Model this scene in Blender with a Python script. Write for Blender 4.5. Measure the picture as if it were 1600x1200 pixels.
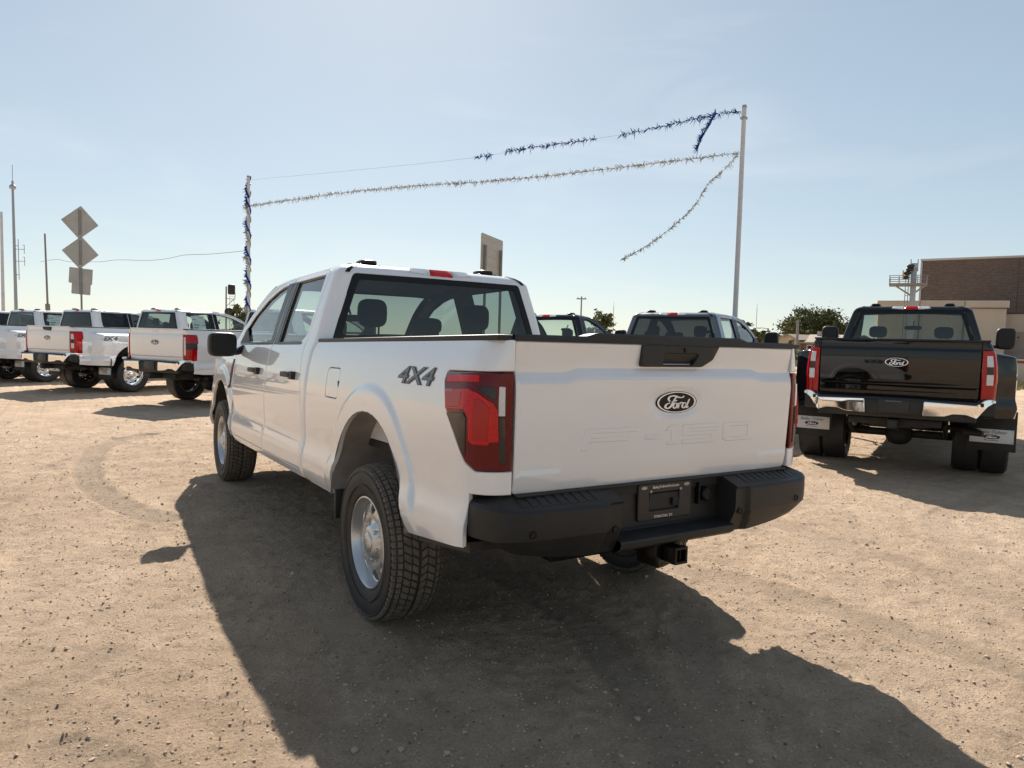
import bpy, bmesh, math, random
import numpy as np
from mathutils import Vector, Matrix
from mathutils.geometry import delaunay_2d_cdt

random.seed(7)
rng = np.random.default_rng(11)
for o in list(bpy.data.objects):
    bpy.data.objects.remove(o, do_unlink=True)
scene = bpy.context.scene
col = scene.collection

# ------------------------------------------------------------------ camera
CAM = np.array([-2.2683, -3.4489, 1.442])
YAW, PITCH, ROLL, FPX = .5589, -.0587, .0283, 1118.2
_F = np.array([math.sin(YAW)*math.cos(PITCH), math.cos(YAW)*math.cos(PITCH), math.sin(PITCH)])
_R0 = np.array([math.cos(YAW), -math.sin(YAW), 0.]); _U0 = np.cross(_R0, _F)
_R = math.cos(ROLL)*_R0 + math.sin(ROLL)*_U0; _U = -math.sin(ROLL)*_R0 + math.cos(ROLL)*_U0
cd = bpy.data.cameras.new('camera'); cam = bpy.data.objects.new('camera', cd); col.objects.link(cam)
cd.sensor_fit = 'HORIZONTAL'; cd.sensor_width = 36.; cd.lens = 36.*FPX/1600.
cd.clip_start = .05; cd.clip_end = 5000
cam.matrix_world = Matrix(((_R[0], _U[0], -_F[0], CAM[0]), (_R[1], _U[1], -_F[1], CAM[1]), (_R[2], _U[2], -_F[2], CAM[2]), (0, 0, 0, 1)))
scene.camera = cam
scene.render.resolution_x = 1024; scene.render.resolution_y = 768

# ------------------------------------------------------------------ sky, sun, exposure
SUN_AZ = math.atan2(.47, 1.206)            # from +Y towards +X
SUN_EL = math.atan2(1., math.hypot(.47, 1.206))
w = bpy.data.worlds.new('World'); scene.world = w; w.use_nodes = True
nt = w.node_tree; nt.nodes.clear()
sky = nt.nodes.new('ShaderNodeTexSky'); sky.sky_type = 'NISHITA'; sky.sun_disc = False
sky.sun_elevation = SUN_EL; sky.sun_rotation = SUN_AZ
sky.altitude = 800; sky.air_density = 1.0; sky.dust_density = .6; sky.ozone_density = 1.2
bg = nt.nodes.new('ShaderNodeBackground'); bg.inputs['Strength'].default_value = .15
wo = nt.nodes.new('ShaderNodeOutputWorld')
hs = nt.nodes.new('ShaderNodeHueSaturation'); hs.inputs['Saturation'].default_value = .98
gm = nt.nodes.new('ShaderNodeGamma'); gm.inputs['Gamma'].default_value = .52      # thin high haze evens out the whole dome
nt.links.new(sky.outputs[0], gm.inputs['Color']); nt.links.new(gm.outputs[0], hs.inputs['Color'])
tn = nt.nodes.new('ShaderNodeMix'); tn.data_type = 'RGBA'; tn.blend_type = 'MULTIPLY'; tn.inputs['Factor'].default_value = 1.; tn.inputs['B'].default_value = (.975, 1.02, 1.01, 1)
nt.links.new(hs.outputs[0], tn.inputs['A'])
# faint streaks of high cloud
wc = nt.nodes.new('ShaderNodeTexCoord'); wm = nt.nodes.new('ShaderNodeMapping'); wm.inputs['Scale'].default_value = (2.2, 2.2, 9.); wm.inputs['Rotation'].default_value = (.1, .05, .4)
wn = nt.nodes.new('ShaderNodeTexNoise'); wn.inputs['Scale'].default_value = 1.3; wn.inputs['Detail'].default_value = 7; wn.inputs['Distortion'].default_value = .6
wr = nt.nodes.new('ShaderNodeMapRange'); wr.inputs[1].default_value = .50; wr.inputs[2].default_value = .78; wr.inputs[4].default_value = .22
wx = nt.nodes.new('ShaderNodeMix'); wx.data_type = 'RGBA'; wx.inputs['B'].default_value = (3.9, 3.9, 3.85, 1)
nt.links.new(wc.outputs['Generated'], wm.inputs[0]); nt.links.new(wm.outputs[0], wn.inputs['Vector']); nt.links.new(wn.outputs['Fac'], wr.inputs[0])
nt.links.new(wr.outputs[0], wx.inputs['Factor']); nt.links.new(tn.outputs['Result'], wx.inputs['A'])
nt.links.new(wx.outputs['Result'], bg.inputs['Color']); nt.links.new(bg.outputs[0], wo.inputs['Surface'])
sd = bpy.data.lights.new('sun', 'SUN'); sd.energy = 5.0; sd.angle = math.radians(.53); sd.color = (1., .93, .83)
sun = bpy.data.objects.new('sun', sd); col.objects.link(sun)
sun.rotation_euler = Vector((-.47, -1.206, -1.)).to_track_quat('-Z', 'Y').to_euler()
vs = scene.view_settings; vs.view_transform = 'Standard'; vs.look = 'None'; vs.exposure = 0.84; vs.gamma = 1; vs.use_curve_mapping = False

# ------------------------------------------------------------------ helpers
def at(u, v, depth):                       # a point at a given depth in the photograph's frame
    return CAM + depth*(_F + _R*(u-800)/FPX + _U*(600-v)/FPX)

def ground_at(u, depth):                   # ground point seen in column u at that depth
    d = _F + _R*(u-800)/FPX
    p = CAM + depth*d
    return Vector((p[0], p[1], 0.))

def pchip(xs, ys):
    xs = np.array(xs, float); ys = np.array(ys, float); h = np.diff(xs); d = np.diff(ys)/h
    m = np.zeros(len(xs)); m[0] = d[0]; m[-1] = d[-1]
    for i in range(1, len(xs)-1):
        if d[i-1]*d[i] > 0:
            w1 = 2*h[i]+h[i-1]; w2 = h[i]+2*h[i-1]; m[i] = (w1+w2)/(w1/d[i-1]+w2/d[i])
    def f(x):
        x = np.clip(np.asarray(x, float), xs[0], xs[-1]); i = np.clip(np.searchsorted(xs, x)-1, 0, len(xs)-2)
        t = (x-xs[i])/h[i]; t2 = t*t; t3 = t2*t
        return (2*t3-3*t2+1)*ys[i]+(t3-2*t2+t)*h[i]*m[i]+(-2*t3+3*t2)*ys[i+1]+(t3-t2)*h[i]*m[i+1]
    return f

def sm(a, b, x):
    t = np.clip((np.asarray(x, float)-a)/(b-a), 0, 1); return t*t*(3-2*t)

MATS = {}
def mat(name, color, rough=.5, metal=0., coat=0., spec=.5, noise=None, bump=None, coat_rough=.03, emit=None, rvar=None, coat_ior=1.5):
    """procedural principled material; noise=(scale, amount, color2), bump=(scale, strength), rvar=(scale, amount)"""
    if name in MATS: return MATS[name]
    m = bpy.data.materials.new(name); m.use_nodes = True; MATS[name] = m
    n = m.node_tree.nodes; l = m.node_tree.links; b = n['Principled BSDF']
    b.inputs['Coat IOR'].default_value = coat_ior
    b.inputs['Base Color'].default_value = (*color, 1); b.inputs['Roughness'].default_value = rough
    b.inputs['Metallic'].default_value = metal; b.inputs['Coat Weight'].default_value = coat
    b.inputs['Coat Roughness'].default_value = coat_rough; b.inputs['Specular IOR Level'].default_value = spec
    tc = n.new('ShaderNodeTexCoord')
    if noise:
        t = n.new('ShaderNodeTexNoise'); t.inputs['Scale'].default_value = noise[0]; t.inputs['Detail'].default_value = 6
        l.new(tc.outputs['Object'], t.inputs['Vector'])
        r = n.new('ShaderNodeMapRange'); r.inputs[1].default_value = .35; r.inputs[2].default_value = .7
        r.inputs[4].default_value = noise[1]; l.new(t.outputs['Fac'], r.inputs[0])
        x = n.new('ShaderNodeMix'); x.data_type = 'RGBA'
        x.inputs['A'].default_value = (*color, 1); x.inputs['B'].default_value = (*noise[2], 1)
        l.new(r.outputs[0], x.inputs['Factor']); l.new(x.outputs['Result'], b.inputs['Base Color'])
    if bump:
        t = n.new('ShaderNodeTexNoise'); t.inputs['Scale'].default_value = bump[0]; t.inputs['Detail'].default_value = 5
        l.new(tc.outputs['Object'], t.inputs['Vector'])
        u = n.new('ShaderNodeBump'); u.inputs['Strength'].default_value = bump[1]; u.inputs['Distance'].default_value = .01
        l.new(t.outputs['Fac'], u.inputs['Height']); l.new(u.outputs[0], b.inputs['Normal'])
    if rvar:
        t = n.new('ShaderNodeTexNoise'); t.inputs['Scale'].default_value = rvar[0]; t.inputs['Detail'].default_value = 4
        l.new(tc.outputs['Object'], t.inputs['Vector'])
        r = n.new('ShaderNodeMapRange'); r.inputs[1].default_value = .3; r.inputs[2].default_value = .75
        r.inputs[3].default_value = rough; r.inputs[4].default_value = rough+rvar[1]
        l.new(t.outputs['Fac'], r.inputs[0]); l.new(r.outputs[0], b.inputs['Roughness'])
    if emit:
        b.inputs['Emission Color'].default_value = (*color, 1); b.inputs['Emission Strength'].default_value = emit
    return m

def glass(name, tint, ior=1.5):
    if name in MATS: return MATS[name]
    m = bpy.data.materials.new(name); m.use_nodes = True; MATS[name] = m
    n = m.node_tree.nodes; l = m.node_tree.links; n.clear()
    o = n.new('ShaderNodeOutputMaterial'); t = n.new('ShaderNodeBsdfTransparent'); g = n.new('ShaderNodeBsdfGlossy')
    x = n.new('ShaderNodeMixShader'); lw = n.new('ShaderNodeLayerWeight'); lw.inputs['Blend'].default_value = .5
    pw = n.new('ShaderNodeMath'); pw.operation = 'POWER'; pw.inputs[1].default_value = 4.2; l.new(lw.outputs['Facing'], pw.inputs[0])
    f = n.new('ShaderNodeMapRange'); f.inputs[3].default_value = .06; f.inputs[4].default_value = 1.; l.new(pw.outputs[0], f.inputs[0])
    t.inputs[0].default_value = (*tint, 1); g.inputs['Roughness'].default_value = .0
    l.new(f.outputs[0], x.inputs[0]); l.new(t.outputs[0], x.inputs[1]); l.new(g.outputs[0], x.inputs[2]); l.new(x.outputs[0], o.inputs[0])
    return m

class MB:
    """collects geometry and links it as one mesh object"""
    def __init__(s): s.v = []; s.f = []
    def add(s, V, F):
        k = len(s.v); s.v.extend([tuple(map(float, p)) for p in V]); s.f.extend([tuple(int(i)+k for i in f) for f in F]); return s
    def box(s, x0, x1, y0, y1, z0, z1, b=0.):
        if b <= 0:
            V = [(x, y, z) for z in (z0, z1) for y in (y0, y1) for x in (x0, x1)]
            return s.add(V, [(0, 2, 3, 1), (4, 5, 7, 6), (0, 1, 5, 4), (2, 6, 7, 3), (0, 4, 6, 2), (1, 3, 7, 5)])
        bm = bmesh.new(); bmesh.ops.create_cube(bm, size=1.)
        for q in bm.verts:
            q.co = Vector(((x0+x1)/2+q.co.x*(x1-x0), (y0+y1)/2+q.co.y*(y1-y0), (z0+z1)/2+q.co.z*(z1-z0)))
        bmesh.ops.bevel(bm, geom=bm.edges[:], offset=b, segments=2, affect='EDGES', profile=.5)
        bm.verts.index_update()
        s.add([q.co for q in bm.verts], [[q.index for q in f.verts] for f in bm.faces]); bm.free(); return s
    def sbox(s, c, r, n=3.5, nu=20, nv=12, M=None):
        """rounded superellipsoid block"""
        V = []
        def p(t, e): return math.copysign(abs(t)**(2./e), t)
        for j in range(nv+1):
            a = -math.pi/2+math.pi*j/nv
            for i in range(nu):
                b_ = 2*math.pi*i/nu
                q = Vector((r[0]*p(math.cos(a), n)*p(math.cos(b_), n), r[1]*p(math.cos(a), n)*p(math.sin(b_), n), r[2]*p(math.sin(a), n)))
                if M is not None: q = M @ q
                V.append((c[0]+q[0], c[1]+q[1], c[2]+q[2]))
        F = [(j*nu+i, j*nu+(i+1) % nu, (j+1)*nu+(i+1) % nu, (j+1)*nu+i) for j in range(nv) for i in range(nu)]
        return s.add(V, F)
    def tube(s, pts, r, n=8, cap=True):
        pts = [Vector(p) for p in pts]; rr = r if hasattr(r, '__len__') else [r]*len(pts)
        V = []; prev = None
        for i, p in enumerate(pts):
            t = (pts[min(i+1, len(pts)-1)]-pts[max(i-1, 0)]).normalized()
            a = Vector((0, 0, 1)) if abs(t.z) < .9 else Vector((1, 0, 0))
            if prev is None: u = t.cross(a).normalized()
            else:
                u = prev-t*prev.dot(t); u = u.normalized() if u.length > 1e-6 else t.cross(a).normalized()
            prev = u; v = t.cross(u)
            for k in range(n):
                an = 2*math.pi*k/n; V.append(p+rr[i]*(math.cos(an)*u+math.sin(an)*v))
        F = [(i*n+k, i*n+(k+1) % n, (i+1)*n+(k+1) % n, (i+1)*n+k) for i in range(len(pts)-1) for k in range(n)]
        if cap: F += [tuple(range(n))[::-1], tuple((len(pts)-1)*n+k for k in range(n))]
        return s.add(V, F)
    def lathe(s, prof, n=48, axis='x', c=(0, 0, 0)):
        """prof: list of (along, radius)"""
        V = []
        for a, r in prof:
            for k in range(n):
                t = 2*math.pi*k/n
                q = {'x': (a, r*math.cos(t), r*math.sin(t)), 'y': (r*math.cos(t), a, r*math.sin(t)), 'z': (r*math.cos(t), r*math.sin(t), a)}[axis]
                V.append((q[0]+c[0], q[1]+c[1], q[2]+c[2]))
        F = [(i*n+k, i*n+(k+1) % n, (i+1)*n+(k+1) % n, (i+1)*n+k) for i in range(len(prof)-1) for k in range(n)]
        return s.add(V, F)
    def grid(s, P, closed=False):
        """P: array (nu, nv, 3)"""
        nu, nv = P.shape[:2]
        F = [(i*nv+j, i*nv+(j+1) % nv, (i+1)*nv+(j+1) % nv, (i+1)*nv+j) for i in range(nu-1) for j in range(nv if closed else nv-1)]
        return s.add(P.reshape(-1, 3), F)
    def prism(s, pts, fa, fb):
        """closed polygon pts (2D) mapped to two sheets by fa, fb"""
        n = len(pts); A = [fa(*p) for p in pts]; B = [fb(*p) for p in pts]
        tris = tri2d(pts)
        s.add(A+B, [tuple(t) for t in tris]+[tuple(n+i for i in t[::-1]) for t in tris]+[(i, (i+1) % n, n+(i+1) % n, n+i) for i in range(n)])
        return s
    def rot(s, M):
        s.v = [tuple(M @ Vector(p)) for p in s.v]; return s
    def build(s, name, m, parent=None, angle=35., smooth=True, rake=None):
        V = s.v
        if rake: V = [(x, y, z+rake*(y+1.15)) for x, y, z in V]
        me = bpy.data.meshes.new(name); me.from_pydata(V, [], s.f); me.update()
        if smooth:
            me.polygons.foreach_set('use_smooth', [True]*len(me.polygons)); me.set_sharp_from_angle(angle=math.radians(angle))
        me.materials.append(m)
        o = bpy.data.objects.new(name, me); col.objects.link(o); o.parent = parent
        return o

def tri2d(pts):
    r = delaunay_2d_cdt([Vector(p) for p in pts], [(i, (i+1) % len(pts)) for i in range(len(pts))], [], 0, 1e-7)
    inv = {}
    for k, src in enumerate(r[3]):
        inv[k] = src[0] if src else 0
    uv = np.array([tuple(p) for p in r[0]]); P = np.array(pts, float)
    out = []
    for f in r[2]:
        if inside(uv[list(f)].mean(0)[None, :], P)[0]: out.append(tuple(inv[i] for i in f))
    if area2(P) < 0: out = [t[::-1] for t in out]
    return out

def resample(P, h):
    out = []
    for i in range(len(P)):
        a = np.array(P[i], float); b = np.array(P[(i+1) % len(P)], float)
        n = max(1, int(math.ceil(np.linalg.norm(b-a)/h)))
        out += [a+(b-a)*k/n for k in range(n)]
    return np.array(out)

def area2(P):
    return .5*np.sum(P[:, 0]*np.roll(P[:, 1], -1)-np.roll(P[:, 0], -1)*P[:, 1])

def rpoly(pts, r, n=5):
    """polygon with rounded corners; r one radius or a list"""
    out = []; N = len(pts); rr = r if hasattr(r, '__len__') else [r]*N
    for i in range(N):
        p = np.array(pts[i], float); a = np.array(pts[i-1], float)-p; b = np.array(pts[(i+1) % N], float)-p
        la, lb = np.linalg.norm(a), np.linalg.norm(b); q = rr[i]
        if q <= 0: out.append(tuple(p)); continue
        a /= la; b /= lb; cosn = np.clip(a@b, -1, 1); half = math.acos(cosn)/2
        d = min(q/max(math.tan(half), 1e-3), .48*la, .48*lb)
        for k in range(n+1):
            t = k/n; out.append(tuple(p+(1-t)**2*a*d+t*t*b*d))
    return out

def inset(P, r):
    """offset to the left of the direction of travel"""
    a = P-np.roll(P, 1, 0); b = np.roll(P, -1, 0)-P
    a /= np.linalg.norm(a, axis=1)[:, None]+1e-12; b /= np.linalg.norm(b, axis=1)[:, None]+1e-12
    na = np.stack([-a[:, 1], a[:, 0]], 1); nb = np.stack([-b[:, 1], b[:, 0]], 1)
    m = na+nb; L = np.linalg.norm(m, axis=1)[:, None]; m = np.where(L > 1e-6, m/np.maximum(L, 1e-6), na)
    c = np.clip((m*na).sum(1), .4, 1)
    return P+m*(r/c)[:, None]

def inside(pts, poly):
    x, y = pts[:, 0], pts[:, 1]; r = np.zeros(len(pts), bool)
    for i in range(len(poly)):
        x0, y0 = poly[i-1]; x1, y1 = poly[i]
        if y0 == y1: continue
        c = ((y0 > y) != (y1 > y)) & (x < (x1-x0)*(y-y0)/(y1-y0)+x0)
        r ^= c
    return r

def dist_poly(pts, poly):
    d = np.full(len(pts), 1e9)
    for i in range(len(poly)):
        a = poly[i-1]; b = poly[i]-a; L = b@b+1e-12
        t = np.clip(((pts-a)@b)/L, 0, 1); q = a+t[:, None]*b
        d = np.minimum(d, np.hypot(pts[:, 0]-q[:, 0], pts[:, 1]-q[:, 1]))
    return d

def panel(outline, fmap, h=.05, holes=(), thick=.015, rnd=.003, out=(0, -1, 0), off=0., extra=None, hv=None):
    """sheet panel cut to an outline in a 2D domain, mapped to 3D, with rolled edge and return flange.
    out: outward direction (vector, or function of the points)"""
    hv = hv or h
    rings = []
    P = resample(outline, h)
    if area2(P) < 0: P = P[::-1]
    rings.append(P)
    for q in holes:
        Q = resample(q, h)
        if area2(Q) > 0: Q = Q[::-1]
        rings.append(Q)
    ins = [inset(r, rnd) for r in rings]
    lo, hi = P.min(0), P.max(0)
    gx, gy = np.meshgrid(np.arange(lo[0]+h*.5, hi[0], h), np.arange(lo[1]+hv*.5, hi[1], hv))
    G = np.stack([gx.ravel(), gy.ravel()], 1)
    if extra is not None and len(extra):
        X = np.array(extra, float); keep = np.ones(len(X), bool)
        cell = {}
        for i, p in enumerate(X):           # thin points that nearly coincide
            q = (int(p[0]/.008), int(p[1]/.008))
            if q in cell: keep[i] = False
            cell[q] = 1
        X = X[keep]
        far = np.ones(len(G), bool)
        for i0 in range(0, len(G), 400):
            D = np.abs(G[i0:i0+400, None, :]-X[None]); far[i0:i0+400] = (np.hypot(D[..., 0], D[..., 1]) > .62*min(h, hv)).all(1)
        G = np.concatenate([G[far], X])
    k = inside(G, ins[0])
    for q in ins[1:]: k &= ~inside(G, q)
    G = G[k]
    for q in ins:
        if len(G): G = G[dist_poly(G, q) > .3*min(h, hv)]
    pts = np.concatenate(ins+[G]) if len(G) else np.concatenate(ins)
    E = []; b = 0
    for q in ins:
        E += [(b+i, b+(i+1) % len(q)) for i in range(len(q))]; b += len(q)
    r = delaunay_2d_cdt([Vector(p) for p in pts], E, [], 0, 1e-7)
    uv = np.array([tuple(p) for p in r[0]]); tris = np.array([tuple(f) for f in r[2]])
    ce = uv[tris].mean(1); k = inside(ce, ins[0])
    for q in ins[1:]: k &= ~inside(ce, q)
    tris = [tuple(int(i) for i in t) for t in tris[k]]
    back = {}
    for i, src in enumerate(r[3]):
        for q in src: back[q] = i
    def ev(U, dep):
        e = 1e-3; A = fmap(U[:, 0], U[:, 1])
        du = fmap(U[:, 0]+e, U[:, 1])-fmap(U[:, 0]-e, U[:, 1]); dv = fmap(U[:, 0], U[:, 1]+e)-fmap(U[:, 0], U[:, 1]-e)
        n = np.cross(du, dv); n /= np.linalg.norm(n, axis=1)[:, None]+1e-12
        o = out(A) if callable(out) else np.array(out, float)[None, :]
        sg = np.sign((n*o).sum(1)); sg[sg == 0] = 1
        n = n*sg[:, None]
        return A-n*dep, (sg.mean() > 0)
    V, pos = ev(uv, off)
    F = [t if pos else t[::-1] for t in tris]
    V = list(V); b = 0
    for q, ri in zip(ins, rings):
        n = len(q); k0 = len(V)
        A, _ = ev(ri, off+rnd); B, _ = ev(ri, off+rnd+thick)
        V += list(A)+list(B)
        for i in range(n):
            j = (i+1) % n; c0 = back.get(b+i); c1 = back.get(b+j)
            fs = [(k0+i, k0+j, c1, c0), (k0+n+i, k0+n+j, k0+j, k0+i)] if c0 is not None and c1 is not None else [(k0+n+i, k0+n+j, k0+j, k0+i)]
            F += fs if pos else [f[::-1] for f in fs]
        b += n
    return V, F

def text_mesh(s, size, shear=0., extrude=.0006, offset=0., space=1.):
    cu = bpy.data.curves.new('t', 'FONT'); cu.body = s; cu.size = size; cu.shear = shear; cu.extrude = extrude; cu.offset = offset
    cu.align_x = 'CENTER'; cu.align_y = 'CENTER'; cu.space_character = space; cu.resolution_u = 3
    o = bpy.data.objects.new('t', cu); col.objects.link(o)
    dg = bpy.context.evaluated_depsgraph_get(); me = bpy.data.meshes.new_from_object(o.evaluated_get(dg))
    V = [tuple(v.co) for v in me.vertices]; F = [tuple(p.vertices) for p in me.polygons]
    bpy.data.objects.remove(o); bpy.data.curves.remove(cu); bpy.data.meshes.remove(me)
    return V, F

def empty(name, loc=(0, 0, 0), rz=0., label=None, cat=None, group=None):
    o = bpy.data.objects.new(name, None); col.objects.link(o); o.location = loc; o.rotation_euler = (0, 0, rz)
    o.empty_display_size = .2
    return tag(o, label, cat, group)

def tag(o, label=None, cat=None, group=None, kind=None):
    if label: o['label'] = label
    if cat: o['category'] = cat
    if group: o['group'] = group
    if kind: o['kind'] = kind
    return o

def copy_tree(o, parent=None):
    c = o.copy(); col.objects.link(c); c.parent = parent
    for ch in list(o.children): copy_tree(ch, c)
    return c

# ------------------------------------------------------------------ materials
M_white = mat('white_paint', (.74, .74, .75), .35, coat=1., coat_ior=1.85, coat_rough=.02, noise=(3., .25, (.70, .69, .67)))
M_grey = mat('grey_paint', (.10, .11, .13), .35, metal=.4, coat=1.)
M_black = mat('black_paint', (.004, .004, .005), .3, coat=.9, spec=.0)
M_plastic = mat('black_plastic', (.015, .0145, .014), .5, spec=.4, bump=(900, .12), noise=(5., .4, (.032, .029, .026)))
M_trim = mat('gloss_black_trim', (.006, .006, .007), .3, spec=.25)
M_rubber = mat('tyre_rubber', (.018, .018, .018), .6, noise=(9., .5, (.045, .04, .035)))
M_tread = mat('dusty_tread', (.10, .085, .068), .9, noise=(25., .8, (.19, .155, .12)))
M_rim = mat('silver_wheel_paint', (.55, .56, .57), .32, metal=.75, coat=.4, noise=(12., .3, (.45, .42, .38)))
M_chrome = mat('chrome', (.78, .78, .78), .06, metal=1.)
M_steel = mat('galvanised_steel', (.36, .37, .38), .45, metal=.6, noise=(8., .4, (.28, .28, .28)))
M_dark = mat('dark_underbody', (.012, .012, .012), .7, noise=(6., .6, (.04, .034, .028)))
M_liner = mat('wheelhouse_metal', (.27, .255, .24), .6, noise=(9., .6, (.17, .15, .13)))
M_int = mat('dark_cloth', (.030, .033, .036), .85)
M_int2 = mat('cabin_trim', (.045, .047, .05), .7)
M_badge = mat('badge_black', (.003, .004, .010), .2, spec=.25)
M_blue = mat('badge_blue', (.004, .012, .09), .2, spec=.25)
M_letter = mat('badge_silver', (.85, .85, .86), .22, metal=.3)
M_red = mat('red_lens', (.36, .002, .004), .05, spec=.4)
M_redd = mat('dark_red_lens', (.115, .001, .004), .04, spec=.3)
M_redb = mat('bright_red_lens', (.62, .003, .006), .06, spec=.35, noise=(170., .75, (.28, .001, .003)))  # mottled red imitates the sparkle of lens optics in the colour
M_smoke = mat('smoked_lens', (.022, .012, .012), .04, spec=.35, noise=(200., .4, (.07, .055, .05)))
M_clear = mat('clear_lens', (.62, .64, .66), .10, coat=1., noise=(220., .6, (.34, .34, .35)))
M_decal = mat('decal_grey', (.13, .135, .15), .35)
M_decalb = mat('decal_black', (.012, .012, .014), .35)
M_decalr = mat('decal_red', (.42, .02, .02), .35)
M_sheet = mat('paper', (.72, .76, .74), .7)
M_ink = mat('ink', (.03, .035, .05), .6)
M_mirror = mat('mirror_glass', (.010, .010, .011), .35, metal=.0, spec=.3)
M_plate = mat('white_flap_plate', (.62, .61, .60), .4)
G_rear = glass('rear_tinted_glass', (.34, .40, .395))
G_side = glass('side_glass', (.74, .84, .81))
G_dark = glass('privacy_glass', (.06, .065, .065))
G_wind = glass('windshield_glass', (.80, .86, .83))

# ------------------------------------------------------------------ body shape functions (x right, y forward, z up; rear axle at the origin)
_P = [(.54, .945), (.60, .972), (.66, .987), (.72, .986), (.80, .966), (.845, .962), (.95, .968), (1.05, .969), (1.15, .964), (1.25, .952), (1.35, .932), (1.42, .910)]
prof = pchip([p[0] for p in _P]+[1.455], [p[1] for p in _P]+[.885])
_Q = _P+[(1.435, .900), (1.46, .891), (1.60, .852), (1.75, .806), (1.90, .757)]
_cw = pchip([p[0] for p in _Q], [p[1] for p in _Q])
ZS, ZT = 1.90, .085                      # start and height of the rolled roof edge; domain runs to 2.02
def _phi(v): return np.clip((np.asarray(v, float)-ZS)/.12, 0, 1)*math.pi/2
def cabZ(v): return np.where(np.asarray(v, float) > ZS, ZS+ZT*np.sin(_phi(v)), v)
def vz(z): return float(z) if z <= ZS else ZS+.12*math.asin(min(1., (z-ZS)/ZT))/(math.pi/2)
def vzp(P): return [(a, vz(b)) for a, b in P]
def cabW(v): p = _phi(v); return _cw(np.minimum(v, ZS))-.022*np.sin(p)-.095*(1-np.cos(p))
def cabWz(z): return float(cabW(vz(float(z))))
_cy = pchip([.5, 1.44, 1.90], [1.13, 1.13, 1.165])
def cabY(v): p = _phi(v); return _cy(np.minimum(v, ZS))+.008*np.sin(p)+.115*(1-np.cos(p))
def cabR(v): return .055+.045*(1-np.cos(_phi(v)))
roofz = pchip([1.0, 2.0, 2.2, 2.4, 2.65, 2.9, 3.2, 3.5, 3.76, 4.2], [1.985, 1.985, 1.985, 1.98, 1.952, 1.895, 1.775, 1.60, 1.42, 1.10])

def archr(y, z, yc, a=.545, b=.69, n=2.1, zc=.40):
    return (np.abs((y-yc)/a)**n+np.maximum(0, (z-zc)/b)**n)**(1/n)

def cabmap(s, z):
    s = np.asarray(s, float); z = np.asarray(z, float)
    mir = s < .30; q = np.where(mir, .60-s, s)
    W, Y, R = cabW(z), cabY(z), cabR(z)
    side = q > 1.20; a = np.clip((1.20-q)/.1, 0, 1)*math.pi/2; rear = q < 1.10
    t = np.clip(1-(1.10-q)/.80, -1, 1)
    X = np.where(side, W, np.where(rear, t*(W-R), W-R+R*np.cos(a)))
    y = np.where(side, q+(Y+R-1.20)*(1-sm(1.20, 1.6, q)), Y+R-R*np.sin(a))
    y = np.where(rear, Y-.02*(1-t*t)*sm(1.40, 1.5, z), y)
    return np.stack([np.where(mir, X, -X), y, cabZ(z)], -1)

def out_cab(A):
    return np.stack([A[:, 0], np.where(A[:, 1] < 1.30, -.6, 0), .2*(A[:, 2]-1.4)], 1)

def mirror_x(f): return lambda u, v: f(u, v)*np.array([-1., 1., 1.])

# --- wheel -----------------------------------------------------------------
def tyre_geo(R, W, blocks=True):
    h = W/2; sw = .115
    base = [(-h*.70, R-.172), (-h*.86, R-.164), (-h*.93, R-.150), (-h*1.0, R-sw*.75), (-h*1.03, R-sw*.45), (-h*.98, R-.032), (-h*.88, R-.012), (-h*.6, R-.009), (0, R-.006),
            (h*.6, R-.009), (h*.88, R-.012), (h*.98, R-.032), (h*1.03, R-sw*.45), (h*1.0, R-sw*.75), (h*.93, R-.150), (h*.86, R-.164), (h*.70, R-.172)]
    a = MB().lathe(base, 64)
    b = MB()
    for k in (-1, 1):   # fine rings on the sidewall
        for rr in (R-sw*.35, R-sw*.95):
            a.lathe([(k*h*1.022, rr-.004), (k*h*1.045, rr-.002), (k*h*1.045, rr+.002), (k*h*1.02, rr+.004)], 64)
    def block(x0, x1, t0, t1, sk, drop0=0., drop1=0.):
        V = []
        for r, g in ((-.012, 0), (.0, .06)):
            for (x, t, dr) in ((x0, t0, drop0), (x1, t0+sk, drop1), (x1, t1+sk, drop1), (x0, t1, drop0)):
                tm = (t0+t1+sk)/2; xm = (x0+x1)/2
                tt = t+(tm-t)*g; xx = x+(xm-x)*g; rr = R+r-dr
                V.append((xx, rr*math.cos(tt), rr*math.sin(tt)))
        b.add(V, [(4, 5, 6, 7), (0, 1, 5, 4), (1, 2, 6, 5), (2, 3, 7, 6), (3, 0, 4, 7)])
    if blocks:
        n = 74; p = 2*math.pi/n
        for i in range(n):
            t = i*p
            for sg in (-1, 1):
                block(sg*h*.66, sg*h*.99, t, t+p*.84, 0., .003, .020)
                block(sg*h*.985, sg*h*1.015, t+p*.05, t+p*.6, 0., .018, .046)
        n = 62; p = 2*math.pi/n
        for i in range(n):
            t = i*p
            for sg in (-1, 1):
                block(sg*h*.33, sg*h*.61, t+p*.1*sg, t+p*(.1*sg+.80), sg*p*.55, .001, .003)
                block(sg*h*.06, sg*h*.29, t+p*(.4+.1*sg), t+p*(1.15+.1*sg), -p*.45, 0., .001)
    return a, b

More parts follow.
